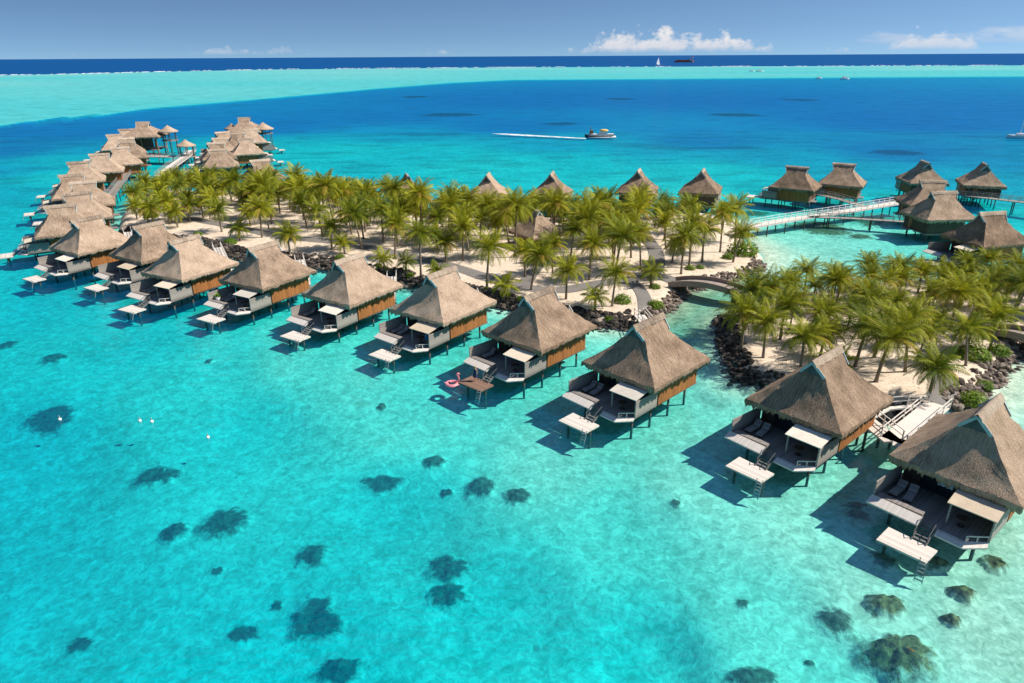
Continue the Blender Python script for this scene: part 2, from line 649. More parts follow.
def sdf_poly(X, Y, poly):
    """signed distance, positive inside (numpy)"""
    d = np.full(X.shape, 1e18)
    ins = np.zeros(X.shape, bool)
    n = len(poly)
    for i in range(n):
        x1, y1 = poly[i]
        x2, y2 = poly[(i + 1) % n]
        ex, ey = x2 - x1, y2 - y1
        wx, wy = X - x1, Y - y1
        t = np.clip((wx * ex + wy * ey) / (ex * ex + ey * ey), 0, 1)
        d = np.minimum(d, (wx - ex * t) ** 2 + (wy - ey * t) ** 2)
        c = ((y1 > Y) != (y2 > Y)) & (X < (x2 - x1) * (Y - y1) / ((y2 - y1) if y2 != y1 else 1e-9) + x1)
        ins ^= c
    d = np.sqrt(d)
    return np.where(ins, d, -d)


def polyline_y(X, pts):
    xs = np.array([p[0] for p in pts])
    ys = np.array([p[1] for p in pts])
    o = np.argsort(xs)
    return np.interp(X, xs[o], ys[o])


_rs = np.random.RandomState(3)
_perm = [(_rs.uniform(0, 2 * PI), _rs.uniform(.6, 1.6), _rs.uniform(0, 2 * PI)) for _ in range(14)]


def waves(X, Y, scale):
    """a cheap smooth pseudo-noise, about -1..1"""
    s = np.zeros(X.shape)
    for a, f, ph in _perm:
        s += np.sin((X * math.cos(a) + Y * math.sin(a)) * f * scale + ph + 1.7 * np.sin((X * math.sin(a) - Y * math.cos(a)) * f * scale * .6 + ph * 2))
    return s / 5.0


def sstep(a, b, x):
    t = np.clip((x - a) / (b - a), 0, 1)
    return t * t * (3 - 2 * t)


CTRL = [(1000, 620, .36), (900, 600, .5), (1020, 520, .33), (820, 520, .6), (700, 480, .68), (760, 600, 1.0), (640, 520, 1.2), (560, 450, .78),
        (500, 600, 2.3), (650, 650, 2.3), (840, 670, 1.05), (420, 420, 1.05), (400, 500, 2.2), (350, 380, 1.0), (300, 360, 1.05), (250, 420, 2.1),
        (200, 380, 1.7), (100, 340, 2.4), (40, 300, 2.9), (100, 650, 2.8), (0, 450, 3.0), (0, 600, 3.1), (300, 640, 2.8), (0, 230, 3.2),
        (0, 190, 4.0), (0, 170, 5.5), (0, 150, 10.4), (0, 135, 10.4), (100, 132, 10.4), (95, 148, 6), (60, 160, 3.2), (50, 178, 2.6), (20, 215, 2.9),
        (660, 310, .6), (700, 340, .8), (770, 250, .3), (800, 238, .5), (850, 235, .6), (760, 225, .7), (760, 208, 1.3), (930, 240, .7), (700, 190, 1.6), (640, 185, 2.0), (500, 165, 2.2),
        (420, 150, 3.0), (600, 160, 2.8), (700, 172, 2.8), (760, 185, 2.6), (850, 200, 2.6), (950, 205, 2.6), (1010, 215, 2.2), (1020, 240, 1.2),
        (1010, 395, .25), (1080, 420, .5), (280, 158, 2.6), (330, 150, 2.6), (200, 150, 3.0), (120, 225, 1.4), (150, 165, 2.2), (400, 115, 10.4),
        (400, 135, 5.5), (512, 125, 10.4), (560, 143, 5.2), (512, 100, 11.7), (700, 100, 11.7), (700, 140, 9.8), (900, 120, 11.7), (1020, 110, 11.1), (900, 150, 10.4),
        (780, 155, 5.5), (1020, 160, 7), (640, 150, 5), (270, 125, 10.4), (1000, 185, 4.5), (880, 175, 5.0), (1200, 200, 4), (1200, 450, 1.5),
        (-200, 300, 3.5), (-200, 500, 4), (512, 900, 3)]
BANK = [tuple(at(*p)[:2]) for p in [(-330, 165), (-120, 142), (0, 129), (40, 122), (70, 116.5), (110, 113), (150, 109), (256, 100), (380, 89), (450, 83.5), (512, 80.6), (640, 79.7), (800, 78.4), (1023, 77),
                                    (1300, 76)]]
REEF = [tuple(at(*p)[:2]) for p in [(-400, 78), (0, 75.3), (256, 69.7), (512, 67.3), (760, 66.3), (1023, 65.3), (1400, 64.5)]]


def bed_z(X, Y):
    # floor shaped shallower away from the camera, imitating refracted apparent depth
    return (bed_depth(X, Y) - .45 * (1 - sstep(0.2, 1.2, np.maximum(sdf_poly(X, Y, ISLE1), sdf_poly(X, Y, ISLE2)) + 6)) * (1 - sstep(62, 80, np.hypot(X, Y)))) * (1 - .5 * sstep(62, 92, np.hypot(X, Y))) * (1 - .75 * sstep(170, 270, np.hypot(X, Y)))


def bed_depth(X, Y):
    """height of the lagoon bed and sea floor (numpy arrays in, metres)"""
    D = np.sqrt(X * X + Y * Y) + 1e-6
    qa, ql = np.arctan2(X, np.maximum(Y, 1e-3)) * 1.25, np.log(D)
    num = np.zeros(X.shape)
    den = np.zeros(X.shape)
    for px, py, d in CTRL:
        p = at(px, py)
        a, l = math.atan2(p.x, p.y) * 1.25, math.log(math.hypot(p.x, p.y))
        r2 = (qa - a) ** 2 + (ql - l) ** 2 + .0015
        w = r2 ** -1.7
        num += w * math.log(d)
        den += w
    dep = np.exp(num / den) * 1.15
    # gentle dunes
    dep *= 1 + (1 - sstep(3, 5, dep)) * (.10 * waves(X, Y, .09) + .035 * waves(X + 31, Y - 12, .33))
    dep = np.where(dep > 4, dep + .2 * waves(X, Y * 2.2, .018) * sstep(4, 6, dep), dep)
    # islands shoal up
    sd = np.maximum(sdf_poly(X, Y, ISLE1), sdf_poly(X, Y, ISLE2))
    dep = dep * (.28 + .72 * (1 - sstep(-8, 0, sd)))
    dep = np.where(sd > 0, .9, dep)
    # sandbank, wavering edge
    yb = polyline_y(X, BANK)
    yr = polyline_y(X, REEF)
    wob = 3 * waves(X, Y * .2, .008)
    k = sstep(-.03, .045, (Y - yb + wob) / np.maximum(yb, 50))
    frac = np.clip((Y - yb) / np.maximum(yr - yb, 1), 0, 1)
    bank = .98 - .35 * frac + .12 * waves(X, Y * 2, .006)
    dep = dep * (1 - k) + np.maximum(bank, .35) * k
    ko = sstep(0, .05, (Y - yr) / yr)
    dep = dep * (1 - ko) + 45 * ko
    return -dep


def polar_sheet(name, fn, na, nr, r0, r1, a_lim, mat, ratio_bias=1.0):
    ang = np.linspace(-a_lim, a_lim, na)
    r = r0 * (r1 / r0) ** (np.linspace(0, 1, nr) ** ratio_bias)
    A, R = np.meshgrid(ang, r)
    X, Y = R * np.sin(A), R * np.cos(A)
    Z = fn(X, Y)
    co = np.stack([X, Y, Z], -1).reshape(-1, 3)
    idx = np.arange(na * nr).reshape(nr, na)
    q = np.stack([idx[:-1, :-1], idx[:-1, 1:], idx[1:, 1:], idx[1:, :-1]], -1).reshape(-1, 4)
    me = bpy.data.meshes.new(name)
    me.vertices.add(len(co))
    me.vertices.foreach_set('co', co.astype(np.float32).ravel())
    me.loops.add(q.size)
    me.loops.foreach_set('vertex_index', q[:, ::-1].astype(np.int32).ravel())
    me.polygons.add(len(q))
    me.polygons.foreach_set('loop_start', np.arange(0, q.size, 4, dtype=np.int32))
    me.polygons.foreach_set('loop_total', np.full(len(q), 4, np.int32))
    me.polygons.foreach_set('use_smooth', np.ones(len(q), bool))
    me.update()
    me.validate()
    me.materials.append(mat)
    o = bpy.data.objects.new(name, me)
    col.objects.link(o)
    return o


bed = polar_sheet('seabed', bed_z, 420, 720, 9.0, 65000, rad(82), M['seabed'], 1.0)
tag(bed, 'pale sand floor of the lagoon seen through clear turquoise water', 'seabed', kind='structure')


wat = polar_sheet('water', lambda X, Y: np.zeros(X.shape), 420, 720, 9.0, 80000, rad(82), M['water'], 1.0)
_c = np.empty(len(wat.data.vertices) * 3, np.float32)
wat.data.vertices.foreach_get('co', _c)
_c = _c.reshape(-1, 3)
_a = wat.data.attributes.new('depth', 'FLOAT', 'POINT')
_a.data.foreach_set('value', np.maximum(0.05, -bed_depth(_c[:, 0].astype(float), _c[:, 1].astype(float))).astype(np.float32))
tag(wat, 'clear turquoise lagoon water turning deep blue towards the reef and navy beyond', 'water', kind='structure')


def land_h(X, Y, poly):
    s = sdf_poly(X, Y, poly)
    z = -1.4 + 2.5 * sstep(-1.6, 1.6, s) + .10 * waves(X, Y, .22) * sstep(0, 3, s) + .05 * waves(X, Y, .7) * sstep(0, 3, s)
    # gentle beach on the channel mouth of the first island
    bx, by = at(752, 240)[:2]
    k = np.exp(-((X - bx) ** 2 + (Y - by) ** 2) / 140.0)
    zb = -.5 + 1.6 * sstep(-3, 9, s)
    return z * (1 - k) + zb * k, s


def island(name, poly, label, step=.75):
    xs = [p[0] for p in poly]
    ys = [p[1] for p in poly]
    gx = np.arange(min(xs) - 4, max(xs) + 4, step)
    gy = np.arange(min(ys) - 4, max(ys) + 4, step)
    X, Y = np.meshgrid(gx, gy)
    Z, s = land_h(X, Y, poly)
    keep = s > -3.2
    idx = -np.ones(X.shape, int)
    idx[keep] = np.arange(keep.sum())
    b = MB()
    b.v = list(zip(X[keep], Y[keep], Z[keep]))
    q = np.stack([idx[:-1, :-1], idx[:-1, 1:], idx[1:, 1:], idx[1:, :-1]], -1).reshape(-1, 4)
    q = q[(q >= 0).all(1)]
    b.f = [tuple(int(i) for i in r) for r in q]
    o = b.build(name, M['sand'], smooth=True)
    tag(o, label, 'sand', kind='structure')
    return o


island('sand_ground', ISLE1, 'pale coral sand of the long palm grove island')
island('sand_ground', ISLE2, 'pale coral sand of the smaller palm island on the right')


def ground_z(x, y):
    X, Y = np.array([x]), np.array([y])
    best = -9.0
    for poly in (ISLE1, ISLE2):
        z, s = land_h(X, Y, poly)
        if s[0] > -3:
            best = max(best, float(z[0]))
    return best


def inside(x, y):
    X, Y = np.array([x]), np.array([y])
    return float(sdf_poly(X, Y, ISLE1)[0]), float(sdf_poly(X, Y, ISLE2)[0])


# ------------------------------------------------------------------ paths


def smooth_line(pts, n=8):
    P = [Vector(p) for p in pts]
    P = [P[0] * 2 - P[1]] + P + [P[-1] * 2 - P[-2]]
    out = []
    for i in range(1, len(P) - 2):
        for k in range(n):
            t = k / n
            p0, p1, p2, p3 = P[i - 1:i + 3]
            out.append(.5 * ((2 * p1) + (p2 - p0) * t + (2 * p0 - 5 * p1 + 4 * p2 - p3) * t * t + (3 * p1 - p0 - 3 * p2 + p3) * t ** 3))
    out.append(P[-2])
    return out


PATHS = []


def path(pix, w, lift, label):
    line = smooth_line([at(px, py, 1.1) for px, py in pix])
    rows = []
    for i, p in enumerate(line):
        d = (line[min(i + 1, len(line) - 1)] - line[max(i - 1, 0)])
        d.z = 0
        d.normalize()
        s = Vector((-d.y, d.x, 0))
        row = []
        for k in (-1, -.5, 0, .5, 1):
            q = p + s * (w / 2 * k)
            row.append((q.x, q.y, ground_z(q.x, q.y) + lift))
        rows.append(row)
        PATHS.append((p.x, p.y, w / 2))
    b = MB()
    b.grid(rows)
    o = b.build('path', M['asphalt'], smooth=True)
    tag(o, label, 'path', kind='structure')


path([(678, 283), (662, 278), (635, 280), (600, 284), (560, 290), (522, 287), (490, 279), (455, 267), (420, 258), (380, 250), (330, 242), (280, 236), (240, 228), (200, 221), (160, 214)],
     2.9, .045, 'main grey path running along the long island')
path([(522, 287), (536, 268), (542, 252), (556, 240)], 2.2, .06, 'short grey path climbing to the thatched hut')
path([(650, 279), (657, 264), (655, 250), (646, 238), (640, 226)], 2.6, .06, 'grey path running north through the palms')
path([(628, 281), (638, 288), (644, 298), (646, 312)], 2.0, .06, 'curved grey path leading down to a bungalow walkway')
path([(935, 408), (945, 396), (946, 380), (938, 366), (925, 350)], 2.2, .05, 'short grey path on the smaller island')

# ------------------------------------------------------------------ rock walls


def rock_wall(pix, label, width=2.0, per_m=20.0, size=(.2, .5), mat='rock', top=1.15):
    line = smooth_line([at(px, py, .3) for px, py in pix], 6)
    b = MB()
    rnd = random.Random(len(pix) * 31 + int(pix[0][0]))
    t_ico = (1 + 5 ** .5) / 2
    iv = [(-1, t_ico, 0), (1, t_ico, 0), (-1, -t_ico, 0), (1, -t_ico, 0), (0, -1, t_ico), (0, 1, t_ico), (0, -1, -t_ico), (0, 1, -t_ico),
          (t_ico, 0, -1), (t_ico, 0, 1), (-t_ico, 0, -1), (-t_ico, 0, 1)]
    ifc = [(0, 11, 5), (0, 5, 1), (0, 1, 7), (0, 7, 10), (0, 10, 11), (1, 5, 9), (5, 11, 4), (11, 10, 2), (10, 7, 6), (7, 1, 8), (3, 9, 4), (3, 4, 2),
           (3, 2, 6), (3, 6, 8), (3, 8, 9), (4, 9, 5), (2, 4, 11), (6, 2, 10), (8, 6, 7), (9, 8, 1)]
    for i in range(len(line) - 1):
        p, q = line[i], line[i + 1]
        L = (q - p).length
        for _ in range(max(1, int(L * per_m + rnd.random()))):
            c = p.lerp(q, rnd.random())
            d = (q - p).normalized()
            s = Vector((-d.y, d.x, 0))
            k = rnd.uniform(-1, 1)
            c = c + s * (width / 2 * k)
            g1, g2 = inside(c.x, c.y)
            g = max(g1, g2)
            z = -.5 + (top + .45) * max(0, min(1, (g + 1.6) / 3.0)) + rnd.uniform(-.15, .15)
            r = rnd.uniform(*size)
            e = Matrix.Rotation(rnd.uniform(0, 6), 3, 'Z') @ Matrix.Rotation(rnd.uniform(0, 6), 3, 'X')
            sx, sy, sz = rnd.uniform(.8, 1.3), rnd.uniform(.7, 1.1), rnd.uniform(.6, .9)
            vs = []
            for x, y, zz in iv:
                w = e @ Vector((x, y, zz)) * (r / 1.9) * rnd.uniform(.8, 1.15)
                vs.append((c.x + w.x * sx, c.y + w.y * sy, z + w.z * sz))
            b.add(vs, ifc)
    o = b.build('rock_seawall', M[mat])
    tag(o, label, 'rock seawall', 'rock seawalls around the islands', kind='stuff')


rock_wall([(122, 232), (140, 239), (170, 242), (205, 247), (245, 257), (290, 261)], 'dark boulder seawall behind the far front bungalows', 4.2, 24, (.25, .55))
rock_wall([(290, 261), (330, 266), (400, 280), (450, 291), (505, 305), (560, 316)], 'dark boulder seawall along the middle of the long island', 4.4, 24, (.25, .55))
rock_wall([(560, 316), (600, 323), (625, 325), (640, 321)], 'dark boulder seawall at the corner beside the channel', 4.2, 24, (.25, .55))
rock_wall([(640, 321), (652, 316), (668, 307), (678, 297), (688, 289)], 'brown boulder seawall on the near bank of the channel', 2.4, 18, (.2, .42), 'brown_rock')
rock_wall([(690, 287), (720, 281), (756, 271), (763, 262)], 'brown boulder wall below the round bush beyond the footbridge', 3.2, 18, (.22, .46), 'brown_rock')
rock_wall([(724, 310), (722, 322), (725, 340), (732, 358), (745, 380), (770, 384), (815, 395)], 'black boulder bank on the channel side of the smaller island', 3.6, 20)
rock_wall([(815, 395), (868, 412), (905, 421), (940, 414)], 'black boulder bank behind the railed dock', 3.8, 20)
rock_wall([(955, 409), (985, 387), (1008, 361), (1034, 343)], 'brown boulder bank beside the pale shallow at the right edge', 3.8, 16, (.24, .52), 'brown_rock')

# ------------------------------------------------------------------ thatched roofs


def roof_mesh(W, L, rf, rb, yg_f, yg_b, zr, ze, tg, seed, fringe=.6, amp=.075):
    """curved hip roof with a small gable at either end of the ridge; returns MB and uv list"""
    b = MB()
    uv = []

    def z_of(t):
        return zr - (zr - ze) * (.70 * t + .30 * (1 - (1 - t) ** 2))

    def yF(t):
        if t < tg:
            return -(rf - (rf - yg_f - .15) * (t / tg))
        return -(yg_f + (L - yg_f) * (t - tg) / (1 - tg))

    def yB(t):
        if t < tg:
            return rb - (rb - yg_b - .15) * (t / tg)
        return yg_b + (L - yg_b) * (t - tg) / (1 - tg)

    def jig(x, y, z, k=1.0):
        n = noise.noise(Vector((x * .9 + seed, y * .9, z * .9))) + .6 * noise.noise(Vector((x * 2.6 + seed, y * 2.6, z * 2.6)))
        m = noise.noise(Vector((x * 1.9, y * 1.9 + seed, z * 1.9)))
        return (x + m * amp * .6 * k, y + m * amp * .6 * k, z + n * amp * 1.6 * k)
    N, MM = 13, 18
    ts = sorted(set([i / N for i in range(N + 1)] + [tg]))
    for sx in (1, -1):
        rows, us = [], []
        for t in ts:
            a, c = yF(t), yB(t)
            row = []
            for k in range(MM + 1):
                y = a + (c - a) * k / MM
                row.append(jig(sx * W * t, y, z_of(t)))
                us.append((y + (20 if sx > 0 else 60), t * math.hypot(W, zr - ze)))
            rows.append(row if sx > 0 else row)
        if sx < 0:
            b.grid([r[::-1] for r in rows])
            C = MM + 1
            for r in range(len(rows)):
                uv += us[r * C:(r + 1) * C][::-1]
        else:
            b.grid(rows)
            uv += us
    for sy in (-1, 1):
        rows = []
        tt = [t for t in ts if t >= tg]
        for t in tt:
            y = yF(t) if sy < 0 else yB(t)
            row = []
            for k in range(MM + 1):
                x = -W * t + 2 * W * t * k / MM
                row.append(jig(x, y, z_of(t)))
            if sy > 0:
                row = row[::-1]
            rows.append(row)
            for p in row:
                uv.append((p[0] + (100 if sy < 0 else 140), t * math.hypot(L - yg_f, (zr - ze) * .7) * 1.3))
        b.grid(rows)
    # ragged fringe round the eave and the underside
    ring = []
    K = 60
    for k in range(K):
        ring.append((W, -L + 2 * L * k / K))
    for k in range(K):
        ring.append((W - 2 * W * k / K, L))
    for k in range(K):
        ring.append((-W, L - 2 * L * k / K))
    for k in range(K):
        ring.append((-W + 2 * W * k / K, -L))
    r = random.Random(seed)
    top, mid, bot, inn = [], [], [], []
    for i, (x, y) in enumerate(ring + ring[:1]):
        i2 = i % len(ring)
        rr = random.Random(seed * 7 + i2)
        top.append(jig(x, y, ze))
        p = jig(x, y, ze)
        mid.append((p[0] * 1.006, p[1] * 1.006, p[2] - fringe * .5))
        bot.append((p[0] * (.985 + .02 * rr.random()), p[1] * (.985 + .02 * rr.random()), p[2] - fringe * rr.uniform(.55, 1.35)))
        inn.append((x * .72, y * .72, ze + .75))
    b.grid([top[::-1], mid[::-1], bot[::-1], inn[::-1]])
    n = len(top)
    for row, v in ((top, 6), (mid, 6.2), (bot, 6.4), (inn, 8)):
        for i in range(n):
            uv.append(((n - i) * .16 + 200, v))
    return b, uv, z_of


def roof(parent, seed, W=4.4, L=5.0, zr=8.8, ze=4.36, rf=2.75, rb=2.35, yg_f=2.15, yg_b=1.85, tg=.245, M_=None):
    b, uv, z_of = roof_mesh(W, L, rf, rb, yg_f, yg_b, zr, ze, tg, seed)
    ro = b.build('roof', M['thatch'], parent, True, uv)
    rc = MB()
    us = []
    rows = []
    for k in range(13):
        y = -rf - .08 + (rf + rb + .16) * k / 12
        dz = .05 * noise.noise(Vector((y * 1.3, seed, 0)))
        row = []
        for x, z in ((-.44, -.52), (-.26, -.20), (0, .06), (.26, -.20), (.44, -.52)):
            row.append((x * (1 + .25 * noise.noise(Vector((y * 2, x, seed)))), y, zr + z + dz + .07))
            us.append((y, x))
        rows.append(row)
    rc.grid(rows)
    rc.build('ridge_cap', M['thatch_ridge'], ro, True, us)
    for sy, yg in ((-1, yg_f), (1, yg_b)):
        g = MB()
        n = 8
        pts = [(W * tg * (1 - i / n), z_of(tg * (1 - i / n)) - .12) for i in range(n + 1)]
        prof = [(x, z) for x, z in pts] + [(-x, z) for x, z in reversed(pts[:-1])]
        y = sy * (yg + .06)
        vs = [(x, y, z) for x, z in prof] + [(x, y - sy * .12, z) for x, z in prof]
        m = len(prof)
        fs = [tuple(range(m)) if sy < 0 else tuple(reversed(range(m))), tuple(range(m, 2 * m))]
        g.add(vs, fs)
        g.build('gable', M['gable'], ro)
        bb = MB()
        yo = sy * ((rf if sy < 0 else rb) - .03)
        ye = sy * (yg + .22)
        for s in (-1, 1):
            bb.bar((0, yo, zr - .10), (s * W * tg * 1.0, ye, z_of(tg) - .06), .07, .24)
        bb.build('bargeboard', M['barge'], ro)
    return ro


# ------------------------------------------------------------------ bungalow


def make_bungalow(seed, parts=True):
    root = empty('overwater_bungalow', (0, 0, 0))
    roof(root, seed)
    # main room: timber walls with corner posts, glazed front
    w = MB()
    w.box((-3.55, .55, 3.05), (.14, 7.1, 2.95))
    w.box((3.45, .55, 3.05), (.14, 7.1, 2.95))
    w.box((-.05, 4.03, 3.05), (6.86, .14, 2.95))
    w.box((-2.95, -2.93, 3.05), (1.06, .14, 2.95))
    w.box((2.9, -2.93, 3.05), (.96, .14, 2.95))
    w.box((0, -2.93, 4.28), (4.84, .14, .5))
    w.build('wall', M['dark_wood'], root)
    gd = MB()
    for i in range(4):
        gd.box((-1.8 + i * 1.2, -2.93, 2.8), (1.16, .06, 2.44))
    gd.build('sliding_door', M['glass'], root)
    # bamboo panels outside the side walls and the back
    for sx, x in ((1, 3.56), (-1, -3.66)):
        p = MB()
        p.box((x, .55, 2.62), (.08, 6.9, 2.1))
        p.build('bamboo_panel', M['bamboo'], root)
    bk = MB()
    bk.box((-1.2, 4.14, 2.75), (3.4, .08, 1.8))
    bk.build('bamboo_panel', M['bamboo'], root)
    dr = MB()
    dr.box((1.6, 4.13, 2.62), (.95, .07, 2.0))
    dr.build('door', M['brown_cargo'], root)
    # terrace
    d = MB()
    d.prism([(-4.15, -7.45), (2.25, -7.75), (3.4, -6.55), (3.55, 4.3), (-3.75, 4.3)], 1.38, 1.57)
    d.prism([(.6, 4.32), (2.6, 4.32), (2.6, 5.4), (.6, 5.4)], 1.40, 1.56)
    d.build('deck', M['deck'], root)
    bm = MB()
    for x in (-3.3, 0, 3.0):
        bm.box((x, -1.4, 1.27), (.22, 11.2, .2))
    bm.build('floor_beam', M['pile'], root)
    # pale bench shelf along the front left, sloping step on the front right
    f = MB()
    f.add([(-4.2, -7.3, 1.98), (-.55, -7.45, 1.98), (-.55, -8.25, 1.66), (-4.25, -8.1, 1.66), (-4.2, -7.3, 1.86), (-.55, -7.45, 1.86), (-.55, -8.25, 1.54), (-4.25, -8.1, 1.54)],
          [(0, 3, 2, 1), (4, 5, 6, 7), (0, 1, 5, 4), (1, 2, 6, 5), (2, 3, 7, 6), (3, 0, 4, 7)])
    f.build('front_shelf', M['pale_deck'], root)
    f = MB()
    f.add([(.55, -7.55, 1.60), (2.25, -7.62, 1.60), (2.4, -8.2, 1.38), (.55, -8.1, 1.38), (.55, -7.55, 1.48), (2.25, -7.62, 1.48), (2.4, -8.2, 1.27), (.55, -8.1, 1.27)],
          [(0, 3, 2, 1), (4, 5, 6, 7), (0, 1, 5, 4), (1, 2, 6, 5), (2, 3, 7, 6), (3, 0, 4, 7)])
    f.add([(2.25, -7.62, 1.60), (3.42, -6.5, 1.60), (3.55, -6.95, 1.42), (2.4, -8.2, 1.38), (2.25, -7.62, 1.48), (3.42, -6.5, 1.48), (3.55, -6.95, 1.31), (2.4, -8.2, 1.27)],
          [(0, 3, 2, 1), (4, 5, 6, 7), (0, 1, 5, 4), (1, 2, 6, 5), (2, 3, 7, 6), (3, 0, 4, 7)])
    f.build('front_step', M['pale_deck'], root)
    be = MB()
    be.box((-2.3, -6.95, 1.80), (3.3, .62, .42))
    be.build('bench', M['deck'], root)
    # screens
    s = MB()
    s.bar((-4.1, -7.25, 2.35), (-3.8, -3.0, 2.35), .09, 1.55)
    s.build('privacy_screen', M['screen'], root)
    s = MB()
    s.bar((3.42, -6.4, 2.38), (3.52, -3.1, 2.38), .09, 1.62)
    s.build('privacy_screen', M['screen'], root)
    # awning
    a = MB()
    a.add([(.5, -6.75, 3.50), (3.6, -6.75, 3.50), (3.6, -4.3, 3.92), (.5, -4.3, 3.92), (.5, -6.75, 3.43), (3.6, -6.75, 3.43), (3.6, -4.3, 3.85), (.5, -4.3, 3.85)],
          [(0, 1, 2, 3), (7, 6, 5, 4), (0, 4, 5, 1), (1, 5, 6, 2), (2, 6, 7, 3), (3, 7, 4, 0)])
    aw = a.build('awning', M['awning'], root)
    for x in (.72, 3.44):
        p = MB()
        p.box((x, -6.5, 2.51), (.12, .12, 1.86))
        p.build('post', M['screen'], aw)
    # low rail at the chamfered corner
    r = MB()
    r.bar((2.35, -7.6, 2.05), (3.4, -6.52, 2.05), .07, .07)
    for t in (0, .5, 1):
        r.box((2.35 + 1.05 * t, -7.6 + 1.08 * t, 1.8), (.07, .07, .5))
    r.build('handrail', M['pale_deck'], root)
    # swim platform with steps and ladder
    sp = MB()
    sp.prism([(-2.15, -8.85), (1.2, -9.0), (1.15, -10.95), (-2.15, -11.0)], .72, .88)
    sp.box((-.45, -9.4, .64), (3.0, .16, .16))
    sp.box((-.45, -10.5, .64), (3.0, .16, .16))
    pl = sp.build('swim_platform', M['pale_deck_cross'], root)
    ld = MB()
    for x in (.75, 1.25):
        ld.bar((x, -10.9, 1.1), (x + .1, -11.5, -.5), .05, .05)
    for k in range(5):
        z = .7 - k * .26
        y = -10.9 - (1.1 - z) * .375
        ld.bar((.75 + (1.1 - z) * .06, y, z), (1.25 + (1.1 - z) * .06, y, z), .06, .09)
    ld.build('ladder', M['grey_paint'], pl)
    lm = MB()
    for x in (-1.8, .85):
        lm.tube([(x, -9.9, .7), (x, -9.9, -4.2)], .12, 8)
    lm.build('pile', M['pile'], pl)
    st = MB()
    for x in (-.5, .45):
        st.bar((x, -7.6, 1.52), (x, -9.1, .85), .07, .2)
        st.bar((x, -7.6, 2.15), (x, -8.9, 1.5), .04, .04)
        st.box((x, -7.65, 1.85), (.05, .05, .6))
        st.box((x, -8.85, 1.2), (.05, .05, .65))
    for k in range(4):
        st.box((-.02, -7.85 - k * .32, 1.42 - k * .145), (.9, .24, .05))
    st.build('stairs', M['dark_step'], root)
    # piles
    for y in (-5.7, -2.6, .6, 3.7):
        for x in (-3.1, 0.0, 2.6):
            if y < -5 and x == 0:
                continue
            m = MB()
            m.tube([(x, y, 1.4), (x + .02, y, -4.4)], [.12, .13], 8)
            m.build('leg', M['pile'], root, True)
    return root


CURT = {}
bung = make_bungalow(3)
bung2 = make_bungalow(11)
bung3 = make_bungalow(19)
protos = [bung, bung2, bung3]
_used = set()


def place_bungalow(x, y, ang, label, group, which, s=1.0, z=0.0):
    p = protos[which % 3]
    if p.name in _used:
        o = copy_tree(p)
    else:
        o = p
        _used.add(p.name)
    o.location = (x, y, z)
    o.rotation_euler = (0, 0, rad(ang - 90))
    o.scale = (s, s, s)
    tag(o, label, 'bungalow', group)
    return o


# cache the children before anything is copied
for p in protos:
    def _walk(o):
        for c in kids(o):
            _walk(c)
    _walk(p)

FAR_B = []
LAND = []      # landmarks for labels: (x, y, phrase)
GF = 'thatched bungalows of the front row'
FR = [(978, 413.5, 1000.5, 395.5, 41, 'nearest thatched overwater bungalow at the right edge, white curtain hanging in its doorway'),
      (812.5, 361, 840.6, 345.5, 41, 'second thatched overwater bungalow from the right, beside the railed dock'),
      (633, 326, 663, 312.4, 45, 'third thatched overwater bungalow from the right, at the mouth of the channel'),
      (525, 296, 552, 286.4, 48, 'fourth thatched overwater bungalow from the right, pink float by its platform'),
      (428.5, 275, 453.5, 266, 53, 'fifth thatched overwater bungalow from the right, person in blue on its deck'),
      (336, 261, 361, 252.5, 57, 'sixth thatched overwater bungalow from the right in the front row'),
      (250, 248, 274.5, 240.8, 60, 'seventh thatched overwater bungalow from the right, white pot on its deck'),
      (170, 241.5, 197, 234, 62, 'eighth thatched overwater bungalow from the right in the front row'),
      (135, 226, 160, 221, 58, 'ninth thatched overwater bungalow from the right in the front row'),
      (72, 220.5, 100, 214.5, 58, 'tenth thatched overwater bungalow from the right in the front row')]
FRONT = []
for i, (a, b_, c, d_, ang, lab) in enumerate(FR):
    p, q = at(a, b_, 8.85), at(c, d_, 8.85)
    m = (p + q) / 2
    # ridge centre lies .2 m in front of the footprint centre
    dx, dy = math.cos(rad(ang)), math.sin(rad(ang))
    x, y = m.x + .2 * dx, m.y + .2 * dy
    o = place_bungalow(x, y, ang, lab, GF, i)
    FRONT.append((x, y, ang, o))
    LAND.append((x, y, 'the ' + NTH[i] + ' front bungalow from the right'))

OUT = [(45.7, 205.8, 76, 203.4, 32), (64, 193.5, 91, 191, 30), (70.5, 182, 96.5, 180.5, 28), (60, 175.4, 83.5, 173, 32), (68.3, 162, 89.4, 161, 27),
       (89.9, 153.7, 109.5, 153.2, 25), (112, 147.8, 127.6, 146.4, 32), (118, 142.5, 135, 141, 32), (120, 138, 132.5, 137.5, 30), (106.6, 135, 122.7, 133.6, 28), (122.7, 129.2, 130, 128.7, 28)]
for i, (a, b_, c, d_, ang) in enumerate(OUT):
    p, q = at(a, b_, 8.85), at(c, d_, 8.85)
    m = (p + q) / 2
    place_bungalow(m.x, m.y, ang, NTH[i] + ' thatched bungalow of the far left pier, counted from the near end', 'thatched bungalows of the far left pier', i)
    LAND.append((m.x, m.y, 'the ' + NTH[i] + ' far left pier bungalow'))

